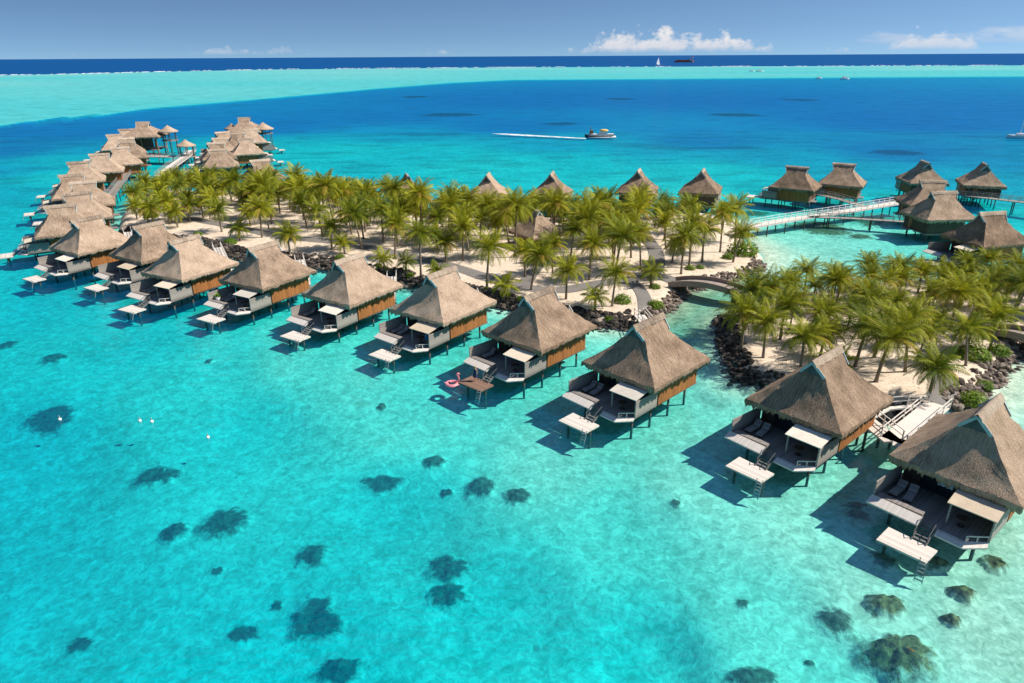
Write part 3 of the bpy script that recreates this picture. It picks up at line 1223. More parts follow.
INN = [(253.7, 160, 266.8, 158.8, 35, 'lone thatched bungalow right of the second pier, just behind the palm tops'),
       (209, 149.5, 226.8, 148.4, 22, None), (206.5, 142.9, 226, 141.8, 26, None), (213, 138, 228, 137.4, 28, None), (218, 132, 227, 131.4, 40, None)]
INN_R = [(230, 133, 242.7, 132.4, 205, None), (244.9, 129.1, 255.9, 128.6, 205, None), (240, 138.5, 250, 138, 205, None)]
k = 0
for i, (a, b_, c, d_, ang, lab) in enumerate(INN + INN_R):
    p, q = at(a, b_, 8.85), at(c, d_, 8.85)
    m = (p + q) / 2
    if lab is None:
        side = 'left' if ang < 100 else 'right'
        n = i - 1 if ang < 100 else i - 5
        lab = NTH[n] + ' thatched bungalow on the ' + side + ' side of the second pier, from the near end'
    place_bungalow(m.x, m.y, ang, lab, 'thatched bungalows of the second pier', i)
    if i < 3:
        LAND.append((m.x, m.y, ['the lone bungalow right of the second pier', 'the second pier end bungalow', 'the second pier inner bungalow'][i]))

BK = [(406, 173, 413, 178, -75, 'thatched bungalow beyond the grove, leftmost of the north row, low behind palm tops'),
      (489, 172, 484, 178, -96, 'thatched bungalow beyond the grove, second from left in the north row'),
      (553, 171, 548, 177, -101, 'thatched bungalow beyond the grove, third from left in the north row'),
      (640, 168, 636, 173, -107, 'thatched bungalow beyond the grove, fourth from left in the north row'),
      (704, 168, 700, 173, -111, 'thatched bungalow beyond the grove, fifth from left, nearest the jetty landing')]
for i, (a, b_, c, d_, ang, lab) in enumerate(BK):
    p = at(a, b_, 8.85)
    dx, dy = math.cos(rad(ang)), math.sin(rad(ang))
    x, y = p.x + 2.6 * dx, p.y + 2.6 * dy
    FAR_B.append(place_bungalow(x, y, ang, lab, 'thatched bungalows along the north side', i + 1))
    LAND.append((x, y, 'the ' + ['leftmost', 'second', 'third', 'fourth', 'fifth'][i] + ' bungalow of the north row'))
JB = [(792, 166, 805, 167, -35, 'thatched bungalow left of the pair standing beyond the white jetty'),
      (838, 163, 853, 164, -32, 'thatched bungalow right of the pair standing beyond the white jetty'),
      (922, 160, 930, 163, -100, 'thatched bungalow at the far end of the white jetty'),
      (983, 162, 988, 165, -112, 'thatched bungalow standing behind the grey walkway at the right'),
      (920, 180, 945, 180.5, 171, 'thatched bungalow tucked behind another at the end of the white jetty'),
      (929.5, 191.5, 957, 191, 184, 'wide roofed thatched bungalow just right of the jetty end'),
      (982, 212.5, 1005, 211, 13, 'thatched bungalow at the right edge behind the smaller island palms')]
for i, (a, b_, c, d_, ang, lab) in enumerate(JB):
    p, q = at(a, b_, 8.85), at(c, d_, 8.85)
    m = (p + q) / 2
    FAR_B.append(place_bungalow(m.x, m.y, ang, lab, 'thatched bungalows around the jetty', i))
    if i in (4, 5, 6):
        LAND.append((m.x, m.y, ['', '', '', '', 'the tucked bungalow by the jetty end', 'the wide bungalow by the jetty end', 'the right edge bungalow behind the palms'][i]))

def darken_panels(o):
    # the north and jetty bungalows show plain dark timber on their landward walls
    first = True
    for c in o.children:
        if c.name.split('.')[0] == 'bamboo_panel':
            if first:
                first = False
                continue
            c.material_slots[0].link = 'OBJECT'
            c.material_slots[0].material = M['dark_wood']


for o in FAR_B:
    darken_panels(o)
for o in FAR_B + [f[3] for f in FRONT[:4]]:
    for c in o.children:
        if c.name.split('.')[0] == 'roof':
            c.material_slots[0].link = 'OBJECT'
            c.material_slots[0].material = M['thatch_dark']  # darker brown thatch on these roofs
M['shaded_planks'] = planks('shaded_platform_boards', (.24, .14, .10), .2, 1, .2, .5)  # shade lying on this platform put into its board colour
for c in FRONT[3][3].children:
    if c.name.split('.')[0] == 'swim_platform':
        c.material_slots[0].link = 'OBJECT'
        c.material_slots[0].material = M['shaded_planks']
        c['label'] = 'swim platform with brown shade painted into its planks'

for k, (nm, c) in enumerate((('awning_tan', (.60, .48, .35)), ('awning_pale', (.78, .70, .58)), ('awning_grey', (.60, .54, .46)))):
    M[nm] = mottled(nm, c, .12, 1.2, bump=0)
    for i in range(k, len(FRONT), 4):
        for c_ in FRONT[i][3].children:
            if c_.name.split('.')[0] == 'awning':
                c_.material_slots[0].link = 'OBJECT'
                c_.material_slots[0].material = M[nm]

# white curtain in the doorway of the nearest bungalow
b = MB()
rows = []
for k in range(3):
    z = 2.9 - k * .62
    rows.append([(-1.15 + j * .08, -3.15 - .07 * math.sin(j * 1.7) - .05 * k, z + 0.9) for j in range(14)])
b.grid(rows)
b.build('curtain', M['cloth_white'], FRONT[0][3])


def local(i, x, y, z):
    """a point in the frame of front bungalow i"""
    bx, by, ang, o = FRONT[i]
    r = rad(ang - 90)
    return Vector((bx + x * math.cos(r) - y * math.sin(r), by + x * math.sin(r) + y * math.cos(r), z)), r


# ------------------------------------------------------------------ pavilions and huts


def pavilion(px, py, Y, W, L, rise, ang, label, two=True, ground=0.0):
    root = empty('pavilion', (0, 0, 0), 0)
    d = direction(px, py)
    t = Y / d.y
    top = CAM_H + d.z * t
    x = d.x * t
    zr = top - ground
    ze = zr - rise
    roof(root, int(px), W=W, L=L, zr=zr, ze=ze, rf=L * .36, rb=L * .36, yg_f=L * .28, yg_b=L * .28, tg=.26)
    if two:
        f = MB()
        f.prism([(-W * .82, -L * .82), (W * .82, -L * .82), (W * .82, L * .82), (-W * .82, L * .82)], 1.9, 2.1)
        f.build('deck', M['deck'], root)
        w = MB()
        zc = (2.1 + ze + .5) / 2
        w.box((-W * .15, L * .15, zc), (W * .9, L * .8, ze + .5 - 2.1))
        w.build('wall', M['dark_wood'], root)
        bp = MB()
        bp.box((W * .52, -L * .30, 2.1 + (ze - 2.1) * .33), (W * .36, .1, (ze - 2.1) * .6))
        bp.build('bamboo_panel', M['bamboo'], root)
        rl = MB()
        hs = W * .8
        ls = L * .8
        for a, c in (((-hs, -ls), (hs, -ls)), ((hs, -ls), (hs, ls)), ((-hs, -ls), (-hs, ls))):
            for z in (2.6, 3.05):
                rl.bar((*a, z), (*c, z), .08, .08)
        rl.build('railing', M['screen'], root)
    for sx in (-1, 1):
        for sy in (-1, 0, 1):
            m = MB()
            m.tube([(sx * W * .78, sy * L * .78, ze + .4), (sx * W * .78, sy * L * .78, -4.0 if two else -.5)], .2, 8)
            m.build('post', M['brown_cargo'] if two else M['pile'], root)
    root.location = (x, Y, ground)
    root.rotation_euler = (0, 0, rad(ang))
    tag(root, label, 'pavilion' if two else 'hut')
    return root


pavilion(142.5, 122, 262, 7.2, 6.6, 4.6, 100, 'tall thatched pavilion closing the far left pier, dark open storey below')
pavilion(244, 117.6, 285, 7.8, 6.6, 4.8, 100, 'tall thatched pavilion crowning the second pier with dark open sides')


def cone_hut(px, py, Y, R, rise, label, z_floor=1.8, n=10):
    root = empty('gazebo', (0, 0, 0))
    d = direction(px, py)
    t = Y / d.y
    zr = CAM_H + d.z * t
    x = d.x * t
    b = MB()
    uv = []
    rows = []
    for i in range(9):
        tt = i / 8
        r = R * tt
        z = zr - rise * (.7 * tt + .3 * (1 - (1 - tt) ** 2))
        row = []
        for k in range(n * 3 + 1):
            a = 2 * PI * k / (n * 3)
            row.append((r * math.cos(a), r * math.sin(a), z + .04 * noise.noise(Vector((a * 3, tt * 5, px)))))
            uv.append((a * R * .7, tt * math.hypot(R, rise)))
        rows.append(row)
    rows.append([(p[0] * .97, p[1] * .97, p[2] - .3) for p in rows[-1]])
    uv += [(k * .3, 9) for k in range(n * 3 + 1)]
    b.grid(rows)
    b.build('roof', M['thatch'], root, True, uv)
    for k in range(6):
        a = 2 * PI * k / 6
        m = MB()
        m.tube([(R * .72 * math.cos(a), R * .72 * math.sin(a), zr - rise + .2), (R * .72 * math.cos(a), R * .72 * math.sin(a), -3.0)], .12, 6)
        m.build('post', M['pile'], root)
    m = MB()
    m.prism([(R * .85 * math.cos(2 * PI * k / 12), R * .85 * math.sin(2 * PI * k / 12)) for k in range(12)], z_floor - .2, z_floor)
    m.build('floor', M['deck'], root)
    m = MB()
    for k in range(10):
        a, c = 2 * PI * k / 12, 2 * PI * (k + 1) / 12
        for z in (z_floor + .5, z_floor + .95):
            m.bar((R * .8 * math.cos(a), R * .8 * math.sin(a), z), (R * .8 * math.cos(c), R * .8 * math.sin(c), z), .07, .07)
    m.build('railing', M['screen'], root)
    root.location = (x, Y, 0)
    tag(root, label, 'gazebo')
    return root


cone_hut(167, 124.8, 262, 3.4, 2.2, 'small round thatched turret right of the far left pavilion', 5.0)
cone_hut(184.7, 139.2, 240, 3.2, 2.0, 'small round thatched gazebo between the two piers', 2.0)
cone_hut(262.5, 122, 285, 4.0, 2.5, 'small round thatched turret right of the second pier pavilion', 5.0)
cone_hut(231, 123.2, 285, 3.0, 2.0, 'small round thatched turret left of the second pier pavilion', 4.0)

# the hut among the palms
hut_xy = at(537, 246, 1.1)
hz = ground_z(hut_xy.x, hut_xy.y)
h = empty('thatched_hut', (hut_xy.x, hut_xy.y, hz), rad(35))
roof(h, 77, W=3.8, L=3.8, zr=6.4, ze=2.6, rf=.7, rb=.7, yg_f=.5, yg_b=.5, tg=.15)
b = MB()
b.box((0, 0, 1.3), (4.6, 4.6, 2.6))
b.build('wall', M['dark_wood'], h)
for sx in (-1, 1):
    for sy in (-1, 1):
        m = MB()
        m.tube([(sx * 2.75, sy * 2.75, 0), (sx * 2.75, sy * 2.75, 2.6)], .1, 6)
        m.build('post', M['pile'], h)
tag(h, 'small thatched hut half hidden among the palms of the long island', 'hut')
LAND.append((hut_xy.x, hut_xy.y, 'the thatched hut in the grove'))

# ------------------------------------------------------------------ boardwalks and bridges


def boardwalk(name, pts, w, z, label, cat, mat, rail=1, pile_every=5.0, rail_mat=None, skip_rail=()):
    """pts: world (x, y) or (x, y, z); deck, two railings, a pile each"""
    P = [Vector((p[0], p[1], p[2] if len(p) > 2 else z)) for p in pts]
    root = empty(name, (P[0].x, P[0].y, 0))
    off = Vector((P[0].x, P[0].y, 0))
    P = [p - off for p in P]
    ang = math.atan2(P[-1].y - P[0].y, P[-1].x - P[0].x)
    R = Matrix.Rotation(-ang, 3, 'Z')
    P = [R @ p for p in P]
    root.rotation_euler = (0, 0, ang)
    d = MB()
    L, Rr = [], []
    for i, p in enumerate(P):
        t = (P[min(i + 1, len(P) - 1)] - P[max(i - 1, 0)])
        t.z = 0
        t.normalize()
        s = Vector((-t.y, t.x, 0)) * (w / 2)
        L.append(p + s)
        Rr.append(p - s)
    n = len(P)
    vs = [(*q.xy, q.z) for q in L] + [(*q.xy, q.z) for q in Rr] + [(*q.xy, q.z - .16) for q in L] + [(*q.xy, q.z - .16) for q in Rr]
    fs = []
    for i in range(n - 1):
        fs += [(i, n + i, n + i + 1, i + 1), (2 * n + i, 2 * n + i + 1, 3 * n + i + 1, 3 * n + i), (i, i + 1, 2 * n + i + 1, 2 * n + i), (n + i, 3 * n + i, 3 * n + i + 1, n + i + 1)]
    fs += [(0, 2 * n, 3 * n, n), (n - 1, 2 * n - 1, 4 * n - 1, 3 * n - 1)]
    d.add(vs, fs)
    d.build('deck', mat, root)
    if rail:
        for si, side in enumerate((L, Rr)):
            if si in skip_rail:
                continue
            r = MB()
            for i in range(n - 1):
                a, c = side[i] * .985 + P[i] * .015, side[i + 1] * .985 + P[i + 1] * .015
                up = Vector((0, 0, 1))
                for hgt in (.5, 1.0):
                    r.bar(a + up * hgt, c + up * hgt, .08, .07)
                m = max(1, int((c - a).length / 1.8))
                for k in range(m + (1 if i == n - 2 else 0)):
                    q = a.lerp(c, k / m)
                    r.box((q.x, q.y, q.z + .5), (.09, .09, 1.0))
            r.build('railing', rail_mat or mat, root)
    if pile_every:
        for i in range(n - 1):
            m = max(1, int((P[i + 1] - P[i]).length / pile_every))
            for k in range(m):
                q = P[i].lerp(P[i + 1], (k + .5) / m)
                t = (P[i + 1] - P[i])
                t.z = 0
                t.normalize()
                s = Vector((-t.y, t.x, 0)) * (w / 2 - .15)
                for sg in (-1, 1):
                    g = MB()
                    g.tube([q + s * sg + Vector((0, 0, -.1)), q + s * sg + Vector((0, 0, -4.2))], .13, 6)
                    g.build('leg', M['pile'], root)
    tag(root, label, cat)
    return root


def pix_pts(pp, z):
    return [tuple(at(a, c, z)) for a, c in pp]


boardwalk('jetty', pix_pts([(735, 229), (790, 219.5), (850, 210.5), (905, 201.5)], 2.0), 2.6, 2.0, 'long sunbleached white jetty with railings leading out to the bungalows', 'jetty', M['pale_deck'], rail_mat=M['white_paint'])
boardwalk('walkway', pix_pts([(955, 194), (990, 198), (1040, 204), (1100, 211)], 2.0), 2.0, 2.0, 'grey railed walkway running off the right edge beyond the bungalows', 'walkway', M['screen'], rail_mat=M['screen'])
boardwalk('walkway', pix_pts([(808, 216.5), (850, 218), (893, 220.5), (925, 223)], 2.0), 1.6, 2.0, 'grey side walkway branching low in front of the white jetty', 'walkway', M['screen'], rail_mat=M['screen'])
boardwalk('walkway', pix_pts([(818, 194), (840, 199), (865, 206.5)], 2.0), 1.6, 2.0, 'short walkway joining the pair of bungalows to the white jetty', 'walkway', M['screen'], rail_mat=M['screen'])
boardwalk('walkway', pix_pts([(160, 176), (172, 166), (185, 157), (192, 150)], 2.2), 3.0, 2.2, 'pale sloping walkway between the two far piers', 'walkway', M['pale_deck'], rail_mat=M['screen'])
boardwalk('walkway', pix_pts([(146, 155.5), (175, 156.5)], 2.2), 5.0, 2.2, 'broad grey terrace below the far left pavilion', 'walkway', M['screen'], rail_mat=M['screen'])
pier = [(95, 222), (103, 207), (113, 192), (122, 180), (130, 170), (140, 162), (146, 156)]
boardwalk('walkway', pix_pts(pier, 1.8), 2.0, 1.8, 'long pier walkway behind the far left bungalows', 'walkway', M['screen'], rail_mat=M['screen'])
boardwalk('walkway', pix_pts([(226, 168), (232, 155), (238, 146), (243, 138), (246, 132)], 1.8), 2.0, 1.8, 'pier walkway running between the second pier bungalows', 'walkway', M['screen'], rail_mat=M['screen'])


def arch_bridge(p0, p1, w, z0, rise, label):
    a, c = Vector(p0), Vector(p1)
    L = (c - a).length
    ang = math.atan2(c.y - a.y, c.x - a.x)
    root = empty('footbridge', (a.x, a.y, 0), ang)
    n = 20
    rows = []
    pr = [(L * i / n, z0 + rise * 4 * (i / n) * (1 - i / n)) for i in range(n + 1)]
    d = MB()
    vs = []
    for x, z in pr:
        vs += [(x, -w / 2, z), (x, w / 2, z), (x, w / 2, z - .35), (x, -w / 2, z - .35)]
    fs = []
    for i in range(n):
        o = i * 4
        for k in range(4):
            k2 = (k + 1) % 4
            fs.append((o + k, o + 4 + k, o + 4 + k2, o + k2))
    fs += [(0, 1, 2, 3), (4 * n + 3, 4 * n + 2, 4 * n + 1, 4 * n)]
    d.add(vs, fs)
    d.build('deck', M['bridge'], root)
    for s in (-1, 1):
        r = MB()
        for i in range(n):
            r.bar((pr[i][0], s * (w / 2 + .06), pr[i][1] + .12), (pr[i + 1][0], s * (w / 2 + .06), pr[i + 1][1] + .12), .12, .85)
        r.build('parapet', M['bridge_side'], root)
    for x in (L * .12, L * .88):
        g = MB()
        g.box((x, 0, 0), (1.2, w * .8, 2.6 + z0 * .4))
        g.build('abutment', M['rock'], root)
    tag(root, label, 'footbridge')
    return root


arch_bridge(at(672, 283, 1.3), at(748, 296, 1.3), 3.0, 1.3, .9, 'brown arched footbridge over the channel between the two islands')
arch_bridge(at(988, 331, 1.3), at(1062, 352, 1.3), 3.0, 1.3, .8, 'brown arched footbridge cut by the right edge of the picture')
pb = at(708, 288, 1.3)
LAND.append((pb.x, pb.y, 'the arched footbridge'))
pj = at(740, 229, 1.3)
LAND.append((pj.x, pj.y, 'the landward end of the white jetty'))
pr_ = at(1005, 335, 1.3)
LAND.append((pr_.x, pr_.y, 'the footbridge at the right edge'))
pd = at(930, 405, 1.3)
LAND.append((pd.x, pd.y, 'the railed dock'))

# railed dock shared by the two nearest bungalows
pA, _ = local(1, 1.6, 5.3, 1.62)
pC, _ = local(0, 1.6, 5.3, 1.62)
J = at(893, 441, 1.62)
boardwalk('dock', [tuple(pA), tuple(J)], 1.7, 1.62, 'railed grey landing of the dock behind the second bungalow', 'dock', M['pale_deck_cross'], rail_mat=M['pale_deck'], pile_every=3, skip_rail=(1,))
boardwalk('dock', [tuple(J), tuple(at(915, 423, 1.62)), tuple(at(938, 404, 1.4))], 2.1, 1.6, 'pale railed boardwalk sloping up to the smaller island path', 'dock', M['pale_deck'], rail_mat=M['pale_deck'], pile_every=3)
boardwalk('dock', [tuple(J), tuple(pC)], 1.6, 1.62, 'short landing reaching the nearest bungalow', 'dock', M['pale_deck_cross'], rail=0, pile_every=3)
boardwalk('dock', [tuple(at(866, 420, 1.62)), tuple(at(888, 408, 1.62)), tuple(at(930, 404, 1.5))], .5, 1.62, 'narrow railed plank edging the black rocks beside the dock', 'dock', M['pale_deck'], rail_mat=M['pale_deck'], pile_every=4, skip_rail=(1,))

# plank walks from the other front bungalows to the shore
shore_px = {2: (643, 320), 3: (566, 317), 4: (474, 299), 5: (392, 280), 6: (300, 263), 7: (218, 250), 8: (182, 244), 9: (128, 234)}
for i, sp in shore_px.items():
    a, _ = local(i, 1.6, 5.3, 1.55)
    c = at(sp[0], sp[1], 1.3)
    dd = (c - a).normalized()
    c = c + dd * 1.8
    boardwalk('plank_walk', [tuple(a), (c.x, c.y, 1.35)], 1.4, 1.5, 'plank walk joining the ' + NTH[i] + ' front bungalow from the right to the shore', 'plank walk', M['pale_deck'], rail_mat=M['pale_deck'], pile_every=4)

# ------------------------------------------------------------------ palms


def palm(seed, H, n_fr, flen, lean):
    r = random.Random(seed)
    root = empty('coconut_palm', (0, 0, 0))
    la = r.uniform(0, 2 * PI)
    pts, rad_ = [], []
    for i in range(9):
        t = i / 8
        k = lean * H * t ** 1.6
        pts.append((k * math.cos(la), k * math.sin(la), -.4 + (H + .4) * t))
        rad_.append(.20 - .09 * t + (.09 if i == 0 else 0))
    tb = MB()
    tb.tube(pts, rad_, 8)
    tb.build('trunk', M['trunk'], root, True)
    top = Vector(pts[-1])
    c = MB()
    for k in range(n_fr):
        age = (k + .5) / n_fr
        az = k * 2.39996 + r.uniform(-.35, .35)
        el = rad(84 - 112 * age ** .9 + r.uniform(-9, 9))
        Lf = flen * (1 - .22 * abs(age - .45)) * r.uniform(.88, 1.1)
        droop = rad(55 + 45 * age + r.uniform(-10, 12)) * (.85 if age < .2 else 1.0)
        n = 19
        pos = top + Vector((math.cos(az), math.sin(az), 0)) * .1 + Vector((0, 0, .1))
        out = Vector((math.cos(az), math.sin(az), 0))
        side = Vector((-math.sin(az), math.cos(az), 0))
        rach = [pos.copy()]
        ups = []
        twist = r.uniform(-.35, .35)
        for i in range(n):
            e = el - droop * ((i + .5) / n) ** 1.35
            d = out * math.cos(e) + Vector((0, 0, 1)) * math.sin(e)
            d = d + side * (twist * (i / n) * .5)
            d.normalize()
            pos = pos + d * (Lf / n)
            rach.append(pos.copy())
            ups.append(d.cross(side))
        ups.append(ups[-1])
        base = len(c.v)
        c.v += [tuple(p) for p in rach]
        for i in range(1, n + 1):
            t = i / n
            ll = .90 * (math.sin(PI * min(1, .12 + .9 * t)) ** .6) * (1 - .25 * t) * r.uniform(.85, 1.1)
            fw = (rach[i] - rach[i - 1]).normalized()
            hang = .35 + .45 * age + r.uniform(-.1, .1)
            for sg in (-1, 1):
                tipd = (side * sg * .78 + fw * .50 - Vector((0, 0, 1)) * hang + ups[i - 1] * -.0).normalized()
                tip = rach[i] + tipd * ll
                midp = rach[i] + (side * sg * .8 + fw * .45 - Vector((0, 0, 1)) * hang * .25).normalized() * ll * .5
                a = len(c.v)
                c.v += [tuple(midp + fw * .062), tuple(midp - fw * .062), tuple(tip)]
                c.f += [(base + i, a, a + 1), (a, a + 2, a + 1)] if sg > 0 else [(base + i, a + 1, a), (a, a + 1, a + 2)]
                c.mi += [0, 0]
            # rachis
        for i in range(n):
            p, q = Vector(c.v[base + i]), Vector(c.v[base + i + 1])
            w = side * (.045 * (1 - i / n) + .012)
            a = len(c.v)
            c.v += [tuple(p + w), tuple(q + w)]
            c.f += [(base + i, base + i + 1, a + 1, a)]
            c.mi += [0]
    c.build('crown', M['frond'], root)
    cc = MB()
    for k in range(7):
        a = k * .9
        cc.ball((top.x + .24 * math.cos(a), top.y + .24 * math.sin(a), top.z - .12 - .08 * (k % 3)), (.14, .14, .17), 8, 5)
    cc.build('coconuts', M['coconut'], root, True)
    return root


PAL = [palm(1, 5.2, 42, 3.5, .05), palm(2, 5.9, 46, 3.7, .12), palm(3, 4.2, 38, 3.4, .03), palm(4, 5.4, 48, 3.6, .20), palm(5, 3.2, 36, 3.1, .08), palm(6, 7.2, 44, 3.6, .07),
       palm(7, 4.8, 28, 3.4, .16), palm(8, 2.0, 18, 2.5, .03)]
PH = [6.6, 7.6, 5.4, 7.0, 4.2, 8.3, 6.2, 2.6]
for p in PAL:
    for c in kids(p):
        kids(c)

spots = []          # (x, y, variant, scale)


def far_enough(x, y, dmin):
    for q in spots:
        if (q[0] - x) ** 2 + (q[1] - y) ** 2 < dmin * dmin:
            return False
    return True


def off_path(x, y, extra=.6):
    for q in PATHS:
        if (q[0] - x) ** 2 + (q[1] - y) ** 2 < (q[2] + extra) ** 2:
            return False
    return True


BASES = [(262, 237, 0), (290, 254, 4), (332, 250, 2), (345, 254, 7), (362, 249, 1), (395, 257, 0), (406, 272, 7), (421, 276, 5), (446, 262, 4), (463, 260, 0), (487, 289, 1), (307, 228, 3),
         (525, 277, 2), (531, 290, 3), (566, 299, 2), (589, 280, 0), (612, 306, 0), (570, 264, 1), (631, 257, 1), (681, 274, 3), (689, 267, 5), (672, 262, 4), (651, 286, 7),
         (609, 245, 3), (664, 240, 0), (720, 252, 5), (733, 262, 1), (702, 262, 0), (437, 281, 7), (385, 270, 7), (505, 297, 7), (240, 240, 7), (178, 228, 4), (222, 232, 2), (595, 311, 7),
         (741, 349, 2), (763, 358, 2), (744, 330, 0), (855, 366, 0), (928, 398, 4), (876, 381, 0), (990, 349, 2), (800, 372, 2), (835, 378, 7), (905, 372, 1), (965, 352, 4), (760, 322, 0), (780, 340, 2), (820, 356, 4),
         (950, 330, 0), (975, 318, 2), (1010, 322, 0)]
rs = random.Random(5)
for px, py, v in BASES:
    p = at(px, py, 1.1)
    spots.append((p.x, p.y, v, rs.uniform(.92, 1.08)))


def grove(poly, n_try, dfun, nmax, margin=2.2):
    xs = [p[0] for p in poly]
    ys = [p[1] for p in poly]
    k = 0
    for _ in range(n_try):
        if k >= nmax:
            break
        x, y = rs.uniform(min(xs), max(xs)), rs.uniform(min(ys), max(ys))
        s = float(sdf_poly(np.array([x]), np.array([y]), poly)[0])
        if s < margin:
            continue
        d = dfun(x, y, s)
        if d is None or not far_enough(x, y, d) or not off_path(x, y, .5):
            continue
        if abs(x - hut_xy.x) < 3.6 and -13 < y - hut_xy.y < 0:
            continue
        if math.hypot(x - hut_xy.x, y - hut_xy.y) < 4.5 or math.hypot(x - at(743, 250, 1).x, y - at(743, 250, 1).y) < 3.6:
            continue
        v = rs.choice([0, 0, 1, 1, 2, 3, 3, 5, 6, 4])
        if s < 16 and y > 125:
            v = rs.choice([2, 2, 4, 4, 6])
        if poly is ISLE2:
            v = rs.choice([0, 2, 2, 3, 6, 4, 4]) if y < 92 else rs.choice([2, 4, 4])
        spots.append((x, y, v, rs.uniform(.85, 1.15) * (.82 if poly is ISLE2 else (1.13 if s >= 18 else 1.0))))
        k += 1


SOUTH = [tuple(at(*p)[:2]) for p in [(118, 232), (205, 249), (290, 263), (400, 282), (505, 307), (600, 325), (668, 309), (757, 272)]]


def dens1(x, y, s):
    # open sand towards the front shore, dense grove behind
    yf = polyline_y(np.array([x]), SOUTH)[0]
    k = (y - yf)
    if x < -62:
        return 3.5
    if x > 30:
        return 6.0
    if k < 14:
        return 8.5 if rs.random() < .25 else None
    if k < 22:
        return 4.2
    return 3.1


def dens2(x, y, s):
    # clear sand behind the dock
    c = at(930, 390, 1)
    if math.hypot(x - c.x, y - c.y) < 6.5:
        return None
    if x > 110:
        return None
    return 3.35


grove(ISLE2, 6000, dens2, 104)
grove(ISLE1, 9000, dens1, 150)
print('palms', len(spots))
spots = spots[:297]

# bushes first (they serve as landmarks), then name the palms
BUSH = [(743, 253, 2.2, 'large round bright green bush at the tip of the long island'), (622, 302, 1.1, 'green bush inside the bend of the curved grey path'), (655, 304, 1.0, 'green bush above the channel rock wall behind the third bungalow'),
        (655, 288, .7, 'small green bush on the sand beside the curved path'), (972, 357, 1.5, 'dense dark green bush near the boulder bank at the right edge'), (975, 396, 1.2, 'yellow green bush right beside the roof of the nearest bungalow'),
        (998, 352, 1.1, 'green bush by the end of the right edge footbridge'), (690, 269, .7, 'small bush beside the palms above the brown boulder wall'), (230, 243, 1.1, 'green bush above the seawall behind the seventh bungalow'),
        (152, 217, 1.3, 'dark bush at the western end of the long island'), (437, 272, .7, 'small bush on sand between path and sixth bungalow roof'), (300, 262, .7, 'small yellow green bush above the boulder seawall'),
        (728, 258, .9, 'low green bush on the beach left of the large round bush'), (486, 290, .5, 'tiny bush at the foot of a lone front palm'), (550, 303, .6, 'small bush between the grey path and the fourth bungalow'),
        (610, 316, .6, 'small bush on top of the seawall corner beside the channel'), (410, 275, .6, 'small bush on the sand edge behind the fifth bungalow'), (985, 380, .8, 'small green bush growing among the brown boulders'),
        (655, 318, .6, 'low bush beside the walkway head of the third bungalow'), (340, 259, .8, 'low green bush on the sand behind the sixth bungalow'), (520, 299, .5, 'tiny yellow green bush behind the fourth bungalow roof'),
        (198, 236, .8, 'small dark bush on the shore behind the eighth bungalow'), (700, 268, .6, 'tiny bush on top of the brown boulder wall')]


def bush_mesh(seed):
    r = random.Random(seed)
    b = MB()
    for k in range(900):
        a, h = r.uniform(0, 2 * PI), math.acos(r.uniform(0.0, 1))
        lump = 1 + .22 * noise.noise(Vector((math.cos(a) * 1.6 + seed, math.sin(a) * 1.6, h * 2)))
        R = lump * r.uniform(.62, 1.03)
        p = Vector((R * math.sin(h) * math.cos(a), R * math.sin(h) * math.sin(a), .06 + .85 * R * math.cos(h)))
        n = (p.normalized() + Vector((r.uniform(-.7, .7), r.uniform(-.7, .7), r.uniform(-.2, .8)))).normalized()
        t = n.orthogonal().normalized()
        t = (Matrix.Rotation(r.uniform(0, 6.28), 3, n) @ t)
        s = n.cross(t) * r.uniform(.035, .06)
        t = t * r.uniform(.07, .12)
        b.add([p - t, p + s, p + t, p - s], [(0, 1, 2, 3)])
    return b


bush_protos = []
for i, (px, py, R, lab) in enumerate(BUSH):
    p = at(px, py, 1.1)
    z = ground_z(p.x, p.y)
    if i < 3:
        o = bush_mesh(i + 3).build('bush', M['bush'])
        bush_protos.append(o)
    else:
        o = bush_protos[i % 3].copy()
        col.objects.link(o)
    o.location = (p.x, p.y, max(z, .3) - .05)
    R *= 1.25
    o.scale = (R, R, R * .95)
    o.rotation_euler = (0, 0, i * 1.3)
    tag(o, lab, 'bush', 'bushes on the two islands')
LAND.append((*at(743, 252, 1.1)[:2], 'the large round bush'))
LAND.append((*at(972, 357, 1.1)[:2], 'the dark bush at the right edge'))
LAND.append((*at(152, 217, 1.1)[:2], 'the dark bush at the western end'))
LAND.append((*at(622, 302, 1.1)[:2], 'the bend of the curved path'))
LAND.append((*at(470, 268, 1.1)[:2], 'the fork of the main path'))
LAND.append((*at(657, 264, 1.1)[:2], 'the path going north'))


def palm_labels():
    ranks = []
    for L in LAND:
        order = sorted(range(len(spots)), key=lambda i: (spots[i][0] - L[0]) ** 2 + (spots[i][1] - L[1]) ** 2)
        rk = {}
        for k, i in enumerate(order):
            rk[i] = k
        ranks.append(rk)
    out = []
    for i in range(len(spots)):
        best = min(range(len(LAND)), key=lambda l: ranks[l][i])
        out.append((ranks[best][i], LAND[best][2]))
    return out


